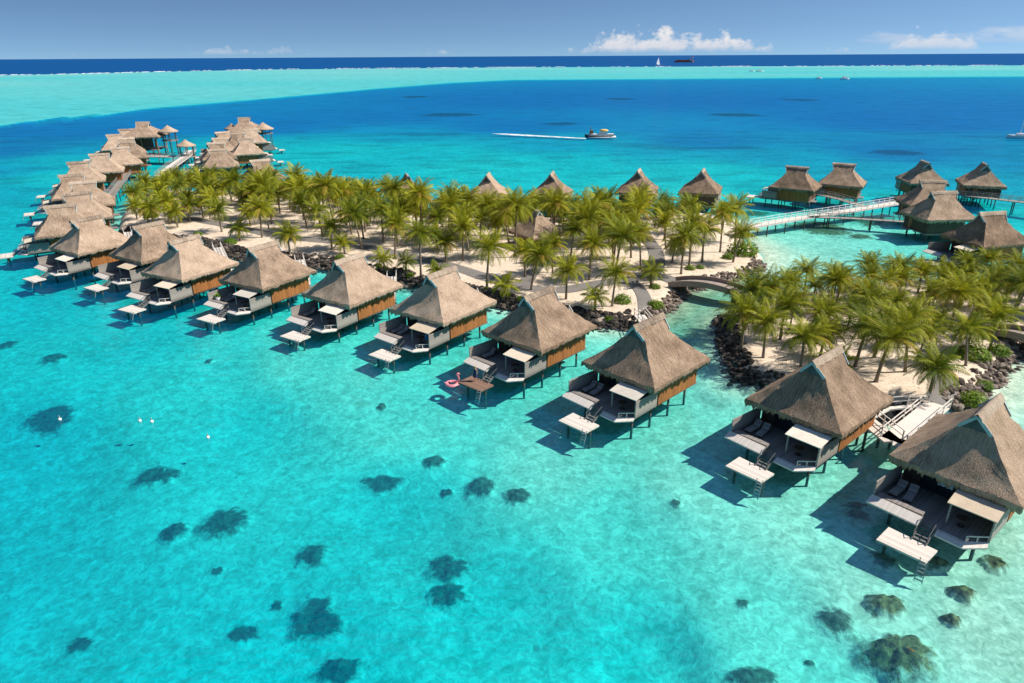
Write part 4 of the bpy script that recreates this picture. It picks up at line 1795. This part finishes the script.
names = palm_labels()
firsts = set()
WORD = ['medium', 'tall', 'shortish', 'leaning', 'short', 'very tall', 'sparse', 'stubby young']
for i, (x, y, v, s) in enumerate(spots):
    if v in firsts:
        o = copy_tree(PAL[v])
    else:
        o = PAL[v]
        firsts.add(v)
    o.location = (x, y, ground_z(x, y))
    o.rotation_euler = (rs.uniform(-.06, .06), rs.uniform(-.06, .06), rs.uniform(0, 6.28))
    o.scale = (s, s, s * rs.uniform(.92, 1.08))
    k, ph = names[i]
    if k < len(ORD):
        tag(o, WORD[v] + ' coconut palm, ' + ORD[k] + ' palm to ' + ph, 'palm tree', 'coconut palms of the two islands')
    else:
        tag(o, 'coconut palm deep in the dense grove with nothing but palms around it', 'palm tree', 'coconut palms of the two islands')

# ------------------------------------------------------------------ coral heads
CORAL = [(53, 421, 56, 26, 0, 'large oval dark coral patch below a white buoy'), (6, 347, 22, 9, 0, 'small dark coral patch cut by the left edge'), (54, 359, 26, 9, 0, 'thin dark coral streak near the left edge'),
         (157, 478, 46, 18, 0, 'dark two lobed coral patch right of the large oval one'), (382, 485, 46, 20, 0, 'dark coral patch left of three smaller ones, under the fifth bungalow'), (434, 463, 23, 12, 0, 'small round dark coral patch just above a larger pair'),
         (481, 488, 32, 22, 0, 'dark coral patch in the middle of the three below the fourth bungalow'), (518, 497, 30, 18, 0, 'dark coral patch on the right of the three below the fourth bungalow'), (446, 494, 14, 8, 0, 'tiny dark coral patch between two larger ones'),
         (225, 524, 48, 26, 0, 'dark ragged coral patch at the centre of the left water'), (175, 534, 27, 19, 0, 'faint small coral patch touching the ragged one on its left'), (312, 556, 31, 24, 0, 'round dark coral patch above the largest bottom one'),
         (448, 570, 42, 28, 0, 'upper lobe of the tall dark coral pair near the bottom middle'), (448, 597, 42, 26, 0, 'lower lobe of the tall dark coral pair near the bottom middle'), (315, 621, 54, 46, 0, 'largest dark coral patch in the open water at bottom left'),
         (339, 672, 44, 27, 0, 'dark coral patch cut by the bottom edge left of centre'), (243, 634, 34, 18, 2, 'faint coral patch left of the largest bottom one'), (217, 572, 14, 8, 2, 'faint little coral fleck below the ragged patch'),
         (276, 607, 14, 10, 2, 'faint little coral fleck above left of the largest bottom one'), (80, 645, 26, 14, 2, 'faint coral smudge in the bottom left corner water'), (676, 504, 11, 8, 0, 'lone dark coral fleck between third and second bungalow shadows'),
         (743, 604, 13, 9, 0, 'small faint coral fleck left of the round patch'), (836, 622, 38, 30, 0, 'round dark coral patch left of the big brown head'), (884, 607, 40, 20, 1, 'brownish elongated coral patch above the big brown head'),
         (895, 657, 84, 46, 1, 'big brown coral head rising near the surface at bottom right'), (752, 679, 56, 22, 0, 'dark coral patch cut by the bottom edge right of centre'), (962, 595, 30, 13, 1, 'golden brown coral head close under the surface near the right edge'),
         (994, 566, 24, 15, 1, 'brown speckled coral patch right of the nearest bungalow platform'), (951, 622, 20, 11, 1, 'small brown coral patch below the golden brown head'), (856, 507, 27, 7, 0, 'upper dark coral bar in the nearest bungalow shadow'),
         (858, 516, 28, 8, 0, 'lower dark coral bar in the nearest bungalow shadow'), (882, 562, 30, 18, 0, 'dark coral patch under the nearest swim platform'), (934, 566, 30, 12, 1, 'brown coral clump below the nearest bungalow corner'),
         (810, 664, 11, 7, 0, 'small coral fleck left of the big brown head'), (382, 407, 10, 7, 0, 'small dark coral fleck below the fifth bungalow platform'), (209, 362, 8, 4, 0, 'small dark coral fleck near the seventh bungalow platform'),
         (820, 228, 62, 15, 3, 'brown reef flat in front of the white jetty'), (868, 221, 56, 9, 3, 'brown reef flat under the side walkway'), (860, 237, 26, 5, 3, 'small reef patch above the smaller island palms'),
         (752, 214, 40, 6, 3, 'thin reef patch beside the fifth north bungalow'), (898, 153, 60, 5, 3, 'long dark reef patch in the deep lagoon beyond the jetty'), (450, 115, 66, 3.6, 3, 'long dark reef streak in the deep lagoon left of the motorboat'),
         (735, 115, 60, 3.4, 3, 'long dark reef streak in the deep lagoon right of the motorboat'), (415, 97, 30, 2.2, 3, 'dark reef streak just below the pale sandbank'), (560, 124, 40, 3, 3, 'dark reef streak above the motorboat'),
         (800, 100, 40, 2.2, 3, 'distant dark reef streak at the right of the deep lagoon'), (620, 99, 34, 2, 3, 'distant dark reef streak in the middle of the deep lagoon')]


def bed_at(px, py):
    z = -1.5
    for _ in range(6):
        p = at(px, py, z)
        z = float(bed_z(np.array([p.x]), np.array([p.y]))[0])
    return at(px, py, z)


for i, (px, py, w, hgt, kind, lab) in enumerate(CORAL):
    p = bed_at(px, py)
    a, c = bed_at(px - w / 2, py), bed_at(px + w / 2, py)
    e, f = bed_at(px, py - hgt / 2), bed_at(px, min(py + hgt / 2, 900))
    rx, ry = (c - a).length * .56, (e - f).length * .58
    H = {0: min(.4, .18 * (rx + ry)), 1: min(-p.z * .8, .45 * (rx + ry)), 2: .08, 3: .25}[kind]
    if lab.startswith('big brown'):
        H = -p.z + .02
    rows = []
    nr, na = 16, 48
    rims = []
    for j in range(nr + 1):
        t = 1.45 * j / nr
        row = []
        for k in range(na + 1):
            an = 2 * PI * k / na
            q = Vector((math.cos(an) * 1.5 + i * 3.1, math.sin(an) * 1.5, 0))
            rr = t * (1 + .30 * noise.noise(q) + .18 * noise.noise(q * 2.7))
            x, y = p.x + rx * rr * math.cos(an), p.y + ry * rr * math.sin(an)
            hh = H * max(0, 1 - t ** 2.5) * (.72 + .5 * noise.noise(Vector((x * 1.1 + i, y * 1.1, 3))) + .28 * noise.noise(Vector((x * 3 + i, y * 3, 7))))
            row.append([x, y, max(0, hh) + .05 * max(0, 1.2 - t) - (.0 if t < 1.2 else .03 + .1 * (t - 1.2))])
            rims.append(t)
        rows.append(row)
    ar = np.array(rows)
    ar[:, :, 2] = np.minimum(ar[:, :, 2] + bed_z(ar[:, :, 0], ar[:, :, 1]), .05)
    b = MB()
    b.grid(ar.tolist())
    o = b.build('coral_head', M['coral_brown'] if kind in (1, 3) else M['coral'], None, True)
    _ra = o.data.attributes.new('rim', 'FLOAT', 'POINT')
    _ra.data.foreach_set('value', np.array(rims, np.float32))
    tag(o, lab, 'coral', 'coral heads under the lagoon surface')

# ------------------------------------------------------------------ boats


def hull(parent, L, W, z_deck, mat, name='hull', bow=.35, draft=.5):
    rows = []
    n = 14
    for i in range(n + 1):
        t = i / n
        x = -L / 2 + L * t
        w = W / 2 * (1 - max(0, (t - (1 - bow)) / bow) ** 2.2) * (.9 + .1 * min(1, t * 5))
        sheer = z_deck + .25 * W * .3 * max(0, t - .5) ** 2 * 4
        rows.append([(x, -w, sheer), (x, -w * .82, 0.0), (x, -w * .35, -draft), (x, w * .35, -draft), (x, w * .82, 0.0), (x, w, sheer), (x, w * .8, sheer - .03), (x, -w * .8, sheer - .03), (x, -w, sheer)])
    b = MB()
    b.grid(rows)
    b.add(rows[0][:6], [(5, 4, 3, 2, 1, 0)])
    return b.build(name, mat, parent, False)


p = at(600, 137, 0)
mb = empty('motorboat', (p.x, p.y, 0), rad(-3))
hull(mb, 12.5, 3.6, 1.0, M['hull_dark'])
b = MB()
b.box((.2, 1.76, .98), (10, .12, .3))
b.box((.2, -1.76, .98), (10, .12, .3))
b.box((4.6, 0, 1.2), (2.6, 2.2, .35))
b.box((-2.4, 0, 1.15), (3.6, 2.6, .3))
b.build('gunwale', M['white_paint'], mb)
b = MB()
b.box((1.2, 0, 1.75), (3.0, 2.4, 1.5))
b.build('cabin', M['white_paint'], mb)
b = MB()
b.ball((1.6, 0, 2.7), (2.0, 1.6, .65), 12, 6)
b.build('canopy', M['yellow'], mb, True)
b = MB()
for s in (-1, 1):
    b.bar((-4.6, s * 1.2, .9), (-4.2, s * .9, 4.0), .16, .16)
b.bar((-4.2, -.95, 4.0), (-4.2, .95, 4.0), .3, .3)
b.box((-3.8, 0, 1.9), (1.4, 1.6, 2.0))
b.build('stern_arch', M['brown_cargo'], mb)
b = MB()
b.box((-6.4, 0, .6), (.5, .5, 1.2))
b.build('outboard_motor', M['black'], mb)
tag(mb, 'dark motorboat with yellow canopy speeding across the deep lagoon', 'motorboat')

b = MB()
rows = []
q0, q1 = at(586, 138.5, .03), at(492, 133.5, .03)
for k in range(40):
    t = k / 39
    c = q0.lerp(q1, t)
    w = (1.1 + 2.4 * t) * (1 + .3 * noise.noise(Vector((k * .5, 0, 0)))) * (1 if t < .8 else (1 - t) * 5)
    rows.append([(c.x, c.y - w, .05), (c.x, c.y, .10), (c.x, c.y + w, .05)])
b.grid(rows)
b.box((p.x + .5, p.y - 2.2, .10), (12, 1.5, .18))
b.box((p.x + 5.6, p.y - 1.2, .25), (2.2, 2.2, .5))
b.build('boat_wake', M['foam'], None, True)
tag(bpy.data.objects['boat_wake'], 'long white foam wake trailing left behind the motorboat', 'wake', kind='stuff')


def sailboat(px, py, scale, label, sails=True, cat='sailboat', rz=0.0):
    p = at(px, py, 0)
    o = empty('sailboat', (p.x, p.y, 0), rz)
    hull(o, 12 * scale, 3.4 * scale, 1.1 * scale, M['white_paint'], 'hull', .45)
    b = MB()
    b.box((0, 0, 1.5 * scale), (4.6 * scale, 1.9 * scale, .9 * scale))
    b.build('cabin', M['white_paint'], o)
    b = MB()
    b.tube([(1 * scale, 0, 1), (1 * scale, 0, 15 * scale)], .16 * scale, 6)
    b.build('mast', M['white_paint'], o)
    if sails:
        b = MB()
        b.add([(.8 * scale, 0, 2.4 * scale), (-4.6 * scale, .5 * scale, 2.4 * scale), (.8 * scale, .05, 14.6 * scale), (.8 * scale, .12 * scale, 2.4 * scale), (-4.6 * scale, .62 * scale, 2.4 * scale), (.8 * scale, .1 * scale, 14.6 * scale)],
              [(0, 1, 2), (5, 4, 3), (0, 3, 4, 1), (1, 4, 5, 2), (2, 5, 3, 0)])
        b.add([(1.3 * scale, 0, 13 * scale), (5.6 * scale, 0, 1.6 * scale), (1.3 * scale, .6 * scale, 2.2 * scale), (1.3 * scale, .08 * scale, 13 * scale), (5.6 * scale, .08 * scale, 1.6 * scale), (1.3 * scale, .68 * scale, 2.2 * scale)],
              [(0, 1, 2), (5, 4, 3), (0, 3, 4, 1), (1, 4, 5, 2), (2, 5, 3, 0)])
        b.build('sail', M['cloth_white'], o)
    tag(o, label, cat)
    return o


sailboat(658, 64.8, 1.75, 'white sailing boat under full sail out by the reef edge', rz=rad(40))
sailboat(1022, 138, .95, 'white catamaran with a bare mast cut by the right edge', False, 'sailboat', rad(160))

p = at(684, 62.2, 0)
cs = empty('cargo_ship', (p.x, p.y, 0), 0)
hull(cs, 95, 15, 7.5, M['red_hull'], 'hull', .2, 3)
b = MB()
b.box((34, -2, 13), (16, 12, 14))
b.box((35, -2, 22), (9, 14, 4))
b.build('bridge_house', M['white_paint'], cs)
b = MB()
b.tube([(42, 0, 19), (42, 0, 27)], 1.6, 8)
b.build('funnel', M['red_hull'], cs)
b = MB()
for i in range(4):
    b.box((-30 + i * 16, 0, 9.5), (13, 11, 4.0))
b.build('cargo_hold', M['brown_cargo'], cs)
tag(cs, 'long red cargo ship on the horizon right of the sailing boat', 'ship')


def small_boat(px, py, L, label):
    p = at(px, py, 0)
    o = empty('small_boat', (p.x, p.y, 0), rad(8))
    hull(o, L, L * .32, L * .13, M['white_paint'], 'hull', .5)
    b = MB()
    b.box((-.05 * L, 0, L * .22), (L * .36, L * .22, L * .16))
    b.build('cabin', M['white_paint'], o)
    tag(o, label, 'boat')


small_boat(845, 79.3, 13, 'small white boat anchored at the edge of the pale sandbank')
small_boat(819, 78.7, 9, 'tiny white boat left of another at the sandbank edge')
small_boat(760, 71.6, 16, 'tiny pale boat far out on the shallow sandbank')
small_boat(752, 71.4, 12, 'tiny boat just left of another far on the shallow sandbank')

# buoys
for i, (px, py, lab) in enumerate([(60, 420, 'white buoy floating over the large oval coral patch'), (140, 421.5, 'left white buoy of a close pair in the open water'),
                                   (152, 422.3, 'right white buoy of a close pair in the open water'), (208, 438, 'lone white buoy right of the pair in the open water')]):
    p = at(px, py, 0)
    root = empty('buoy', (p.x, p.y, 0))
    b = MB()
    b.ball((0, 0, .08), (.17, .17, .16), 12, 8)
    b.build('float_body', M['white_paint'], root, True)
    b = MB()
    b.tube([(0, 0, .25), (0, 0, .48)], .05, 6)
    b.build('lifting_eye', M['grey_paint'], root)
    tag(root, lab, 'buoy', 'white buoys in the lagoon')

# breakers on the outer reef
b = MB()
rb_ = random.Random(4)
ref = smooth_line([Vector((x, y, 0)) for x, y in REEF], 160)
for i in range(len(ref) - 1):
    a, c = ref[i], ref[i + 1]
    g = .5 + .5 * noise.noise(Vector((i * .06, 3.3, 0))) + .45 * noise.noise(Vector((i * .35, 8.3, 0)))
    if g < .42:
        continue
    w = rb_.uniform(3, 26) * g
    off = 60 * noise.noise(Vector((i * .04, 0, 5))) + rb_.uniform(-12, 12)
    b.add([(a.x, a.y + off - w, .3), (c.x, c.y + off - w * .6, .3), (c.x, c.y + off + w * .4, .3 + 1.1 * g), (a.x, a.y + off + w * .3, .3 + 1.1 * g)], [(0, 1, 2, 3)])
o = b.build('breaking_surf', M['foam'])
tag(o, 'broken white line of surf breaking on the outer reef', 'surf', kind='stuff')

# ------------------------------------------------------------------ people and small things


def skin_body(name, joints, edges, mat, parent, root_i=0):
    me = bpy.data.meshes.new(name)
    me.from_pydata([j[0] for j in joints], edges, [])
    o = bpy.data.objects.new(name, me)
    col.objects.link(o)
    o.parent = parent
    me.materials.append(mat)
    sm = o.modifiers.new('skin', 'SKIN')
    lay = me.skin_vertices[0] if me.skin_vertices else None
    if lay is None:
        bm = bmesh.new()
        bm.from_mesh(me)
        bm.verts.layers.skin.verify()
        bm.to_mesh(me)
        bm.free()
        lay = me.skin_vertices[0]
    for i, j in enumerate(joints):
        lay.data[i].radius = (j[1], j[1])
        lay.data[i].use_root = (i == root_i)
    o.modifiers.new('sub', 'SUBSURF').levels = 1
    o.modifiers['sub'].render_levels = 1
    return o


def person(loc, rz, label, cloth, hair, dress=True, arm=.0):
    root = empty('person', loc, rz)
    J = [((0, 0, .92), .14), ((0, 0, 1.15), .125), ((0, 0, 1.36), .13), ((0, 0, 1.47), .055), ((0, -.01, 1.56), .085), ((0, -.01, 1.66), .075),
         ((.19, 0, 1.38), .05), ((.25, -.05, 1.12), .042), ((.24, -.18 - arm * .1, .92 + arm * .3), .032), ((-.19, 0, 1.38), .05), ((-.25, .03, 1.12), .042), ((-.24, -.08, .90), .032),
         ((.09, 0, .86), .085), ((.10, -.06, .48), .062), ((.10, .02, .08), .045), ((.10, -.12, .03), .035), ((-.09, 0, .86), .085), ((-.10, .04, .48), .062), ((-.10, .10, .08), .045), ((-.10, -.03, .03), .035)]
    E_ = [(0, 1), (1, 2), (2, 3), (3, 4), (4, 5), (2, 6), (6, 7), (7, 8), (2, 9), (9, 10), (10, 11), (0, 12), (12, 13), (13, 14), (14, 15), (0, 16), (16, 17), (17, 18), (18, 19)]
    skin_body('body', J, E_, M['skin'], root)
    b = MB()
    if dress:
        b.tube([(0, 0, 1.42), (0, 0, 1.3), (0, 0, 1.1), (0, 0, .9), (0, 0, .55)], [.15, .19, .16, .2, .27], 14, False)
    else:
        b.tube([(0, 0, 1.02), (0, 0, .9), (0, 0, .78)], [.165, .19, .2], 14, False)
        b.tube([(.10, -.02, .84), (.11, -.04, .55)], [.12, .11], 10, False)
        b.tube([(-.10, .02, .84), (-.11, .03, .55)], [.12, .11], 10, False)
    b.build('dress' if dress else 'shorts', cloth, root, True)
    b = MB()
    b.ball((0, .02, 1.66), (.105, .115, .12), 12, 8)
    if dress:
        b.ball((0, .08, 1.52), (.085, .06, .16), 10, 6)
    b.build('hair', hair, root, True)
    tag(root, label, 'person')
    return root


pp, r_ = local(3, -.9, -9.6, .88)
person(pp, r_ + rad(20), 'fair haired person in dark clothing standing on the swim platform by the pink float', M['navy_cloth'], M['hair_blond'], True)
pp, r_ = local(4, 2.2, -5.6, 1.57)
person(pp, r_ + rad(-40), 'person in bright blue standing under the cream awning of a bungalow deck', M['blue_cloth'], M['hair_dark'], True)

# pink flamingo ring
fp = at(452, 385, 0)
fl = empty('pool_float', (fp.x, fp.y, 0), rad(200))
b = MB()
rows = []
for i in range(25):
    a = 2 * PI * i / 24
    row = []
    for k in range(13):
        c = 2 * PI * k / 12
        row.append(((.58 + .22 * math.cos(c)) * math.cos(a), (.58 + .22 * math.cos(c)) * math.sin(a), .12 + .2 * math.sin(c)))
    rows.append(row)
b.grid(rows)
b.build('ring', M['pink'], fl, True)
b = MB()
b.tube([(-.62, 0, .25), (-.80, 0, .6), (-.72, 0, .95), (-.55, 0, 1.16), (-.74, 0, 1.26), (-.92, 0, 1.15)], [.14, .11, .10, .10, .12, .06], 10)
b.build('neck', M['pink'], fl, True)
b = MB()
b.tube([(-.92, 0, 1.15), (-1.04, 0, 1.03)], [.06, .015], 8)
b.build('beak', M['black'], fl, True)
b = MB()
b.tube([(.62, 0, .25), (.85, 0, .5)], [.14, .03], 8)
b.build('tail', M['pink'], fl, True)
tag(fl, 'pink bird shaped inflatable ring floating beside a swim platform', 'pool float')


# deck loungers
def lounger(proto=[None]):
    if proto[0] is None:
        o = empty('deck_lounger', (0, 0, 0))
        b = MB()
        b.box((0, .25, .30), (.62, 1.3, .07))
        b.build('seat', M['screen'], o)
        b = MB()
        b.bar((0, .85, .32), (0, 1.35, .82), .62, .07)
        b.build('backrest', M['screen'], o)
        b = MB()
        b.box((0, .3, .38), (.56, 1.2, .09))
        b.build('cushion', M['cushion'], o)
        for x in (-.27, .27):
            for y in (-.3, .8):
                m = MB()
                m.box((x, y, .14), (.06, .06, .28))
                m.build('leg', M['pile'], o)
        proto[0] = o
        kids(o)
        return o
    return copy_tree(proto[0])


for i in range(8):
    for k, x in enumerate((-3.2, -2.2)):
        if i in (3, 5) and k == 1:
            continue
        pp, r_ = local(i, x, -5.6, 1.57)
        o = lounger()
        o.location = pp
        o.rotation_euler = (0, 0, r_ + rad(-4 + 9 * k))
        tag(o, ('outer' if k == 0 else 'inner') + ' low lounger with white cushion on the ' + NTH[i] + ' bungalow deck from the right', 'lounger', 'loungers on the bungalow decks')

# round tables under the awnings
tb0 = None
for i in range(8):
    pp, r_ = local(i, 1.5, -5.9, 1.57)
    if tb0 is None:
        tb0 = empty('side_table', (0, 0, 0))
        b = MB()
        b.tube([(0, 0, .66), (0, 0, .70)], .45, 20)
        b.build('table_top', M['dark_wood'], tb0)
        b = MB()
        b.tube([(0, 0, 0), (0, 0, .66)], [.07, .05], 8)
        b.tube([(0, 0, 0), (0, 0, .04)], .26, 12)
        b.build('leg', M['dark_wood'], tb0)
        kids(tb0)
        o = tb0
    else:
        o = copy_tree(tb0)
    o.location = pp
    tag(o, 'round dark table under the awning of the ' + NTH[i] + ' bungalow from the right', 'table', 'round tables on the bungalow decks')

# white pot with a lime plant
pp, r_ = local(6, -3.5, -6.2, 1.57)
pt = empty('potted_plant', pp)
b = MB()
b.tube([(0, 0, 0), (0, 0, .75)], [.26, .36], 14)
b.build('pot', M['white_paint'], pt, True)
b = MB()
rr = random.Random(2)
for k in range(90):
    a, e = rr.uniform(0, 6.28), rr.uniform(.1, 1.5)
    d = Vector((math.cos(a) * math.cos(e), math.sin(a) * math.cos(e), math.sin(e)))
    s = Vector((-math.sin(a), math.cos(a), 0)) * .06
    c = Vector((0, 0, .72)) + d * .15
    b.add([c - s, c + s, c + d * rr.uniform(.35, .6)], [(0, 1, 2)])
b.build('leaves', M['lime'], pt)
tag(pt, 'white pot with a lime green plant on the seventh bungalow deck', 'potted plant')

# ------------------------------------------------------------------ sky, sun, render settings
SUN_EL, SUN_AZ = 46.0, (1.0, 0.03)      # horizontal direction towards the sun
sv = Vector((SUN_AZ[0], SUN_AZ[1], 0)).normalized() * math.cos(rad(SUN_EL)) + Vector((0, 0, math.sin(rad(SUN_EL))))
sd = bpy.data.lights.new('sun', 'SUN')
sd.energy = 5.0
sd.angle = rad(.5)
sd.color = (1.0, .94, .84)
so = bpy.data.objects.new('sun', sd)
col.objects.link(so)
so.rotation_euler = sv.to_track_quat('Z', 'Y').to_euler()
so.location = sv * 200

w = bpy.data.worlds.new('World')
sc.world = w
w.use_nodes = True
nt = NT(w)
sky = nt.n('ShaderNodeTexSky', sky_type='NISHITA')
sky.sun_disc = False
sky.sun_elevation = rad(SUN_EL)
sky.sun_rotation = math.atan2(sv.x, sv.y)
sky.altitude = 0
sky.air_density = 1.0
sky.dust_density = .6
sky.ozone_density = 2.0
gen = nt.n('ShaderNodeTexCoord').outputs['Generated']
_m = nt.n('ShaderNodeMapping')
_m.inputs['Scale'].default_value = (1, 1, 3.2)
_m.inputs['Location'].default_value = (0, 0, .16)
nt.l(gen, _m.inputs[0])
_nz = nt.n('ShaderNodeVectorMath', operation='NORMALIZE')
nt.l(_m.outputs[0], _nz.inputs[0])
nt.l(_nz.outputs[0], sky.inputs[0])
sep = nt.n('ShaderNodeSeparateXYZ')
nt.l(gen, sep.inputs[0])
az = nt.math('ARCTAN2', sep.outputs[0], sep.outputs[1])
el = nt.math('ARCSINE', sep.outputs[2])


def cloud(px0, px1, py_base, py_top, cover, seed, scale=46.0, flat=1.0):
    """a bank of far cumulus low over the sea: azimuth span, base and top as angles above the horizon"""
    d0, d1 = direction(px0, py_base), direction(px1, py_base)
    a0, a1 = math.atan2(d0.x, d0.y), math.atan2(d1.x, d1.y)
    e0 = math.asin(direction((px0 + px1) / 2, py_base).z)
    e1 = math.asin(direction((px0 + px1) / 2, py_top).z)
    u = nt.math('DIVIDE', nt.math('SUBTRACT', az, (a0 + a1) / 2), (a1 - a0) / 2)
    v = nt.math('DIVIDE', nt.math('SUBTRACT', el, e0), e1 - e0)
    cmb = nt.n('ShaderNodeCombineXYZ')
    nt.l(nt.math('MULTIPLY', az, scale), cmb.inputs[0])
    nt.l(nt.math('MULTIPLY', el, scale * 1.5 * flat), cmb.inputs[1])
    cmb.inputs[2].default_value = seed
    n1 = nt.noise(cmb.outputs[0], 1.0, 7, .62)
    low = nt.n('ShaderNodeCombineXYZ')
    nt.l(nt.math('MULTIPLY', az, scale * .45), low.inputs[0])
    low.inputs[1].default_value = seed * 3
    n2 = nt.noise(low.outputs[0], 1.0, 3, .5)
    # height allowed at this azimuth
    env = nt.math('SUBTRACT', 1.0, nt.math('POWER', nt.math('ABSOLUTE', u), 3.0))
    body = nt.math('SUBTRACT', nt.math('ADD', nt.math('MULTIPLY', n2, 1.3), nt.math('MULTIPLY', n1, 1.5)), nt.math('ADD', nt.math('MULTIPLY', v, .75), 1.50 - cover))
    body = nt.math('ADD', body, nt.math('MULTIPLY', nt.math('SUBTRACT', env, 1.0), 1.2))
    dens = nt.ramp(body, [(.35, 0.0), (.62, 1.0)])
    base = nt.ramp(nt.math('ADD', v, nt.math('MULTIPLY', n1, .3)), [(.08, 0.0), (.30, 1.0)])
    dens = nt.math('MULTIPLY', dens, base)
    shade = nt.ramp(nt.math('ADD', nt.math('MULTIPLY', v, .6), nt.math('MULTIPLY', n1, .5)), [(.2, .0), (.75, 1.0)])
    return dens, shade


skyc = sky.outputs[0]
skyc = nt.mix(1.0, skyc, (.51, .61, .65), 'MULTIPLY')
for args, op in (((540, 800, 51, 24, .98, 3.1, 46), .85), ((872, 990, 49, 24, .95, 7.7, 46), .6), ((800, 1200, 42, 8, .80, 17.7, 14, 2.6), .35), ((150, 350, 54, 40, .78, 11.3, 70), .32), ((20, 110, 55, 42, .6, 13.9, 60), .3), ((800, 870, 52, 40, .66, 5.9, 70), .4), ((380, 480, 54, 44, .62, 21, 70), .3)):
    dns, shd = cloud(*args)
    cc = nt.mix(shd, (3.0, 3.25, 3.85), (5.5, 5.1, 4.7))
    skyc = nt.mix(nt.math('MULTIPLY', dns, op), skyc, cc)
bg = nt.n('ShaderNodeBackground')
nt.l(skyc, bg.inputs[0])
bg.inputs[1].default_value = .15
wo = nt.n('ShaderNodeOutputWorld')
nt.l(bg.outputs[0], wo.inputs[0])

sc.view_settings.view_transform = 'Standard'
sc.view_settings.look = 'None'
sc.view_settings.exposure = 0.38
sc.view_settings.gamma = 1.0
sc.view_settings.use_curve_mapping = False
sc.render.engine = 'CYCLES'
cy = sc.cycles
cy.max_bounces = 8
cy.diffuse_bounces = 3
cy.glossy_bounces = 3
cy.transmission_bounces = 4
cy.transparent_max_bounces = 16
cy.volume_bounces = 0
cy.use_denoising = True
cy.use_adaptive_sampling = True
cy.adaptive_threshold = .01
cy.caustics_reflective = False
cy.caustics_refractive = False
sc.render.film_transparent = False
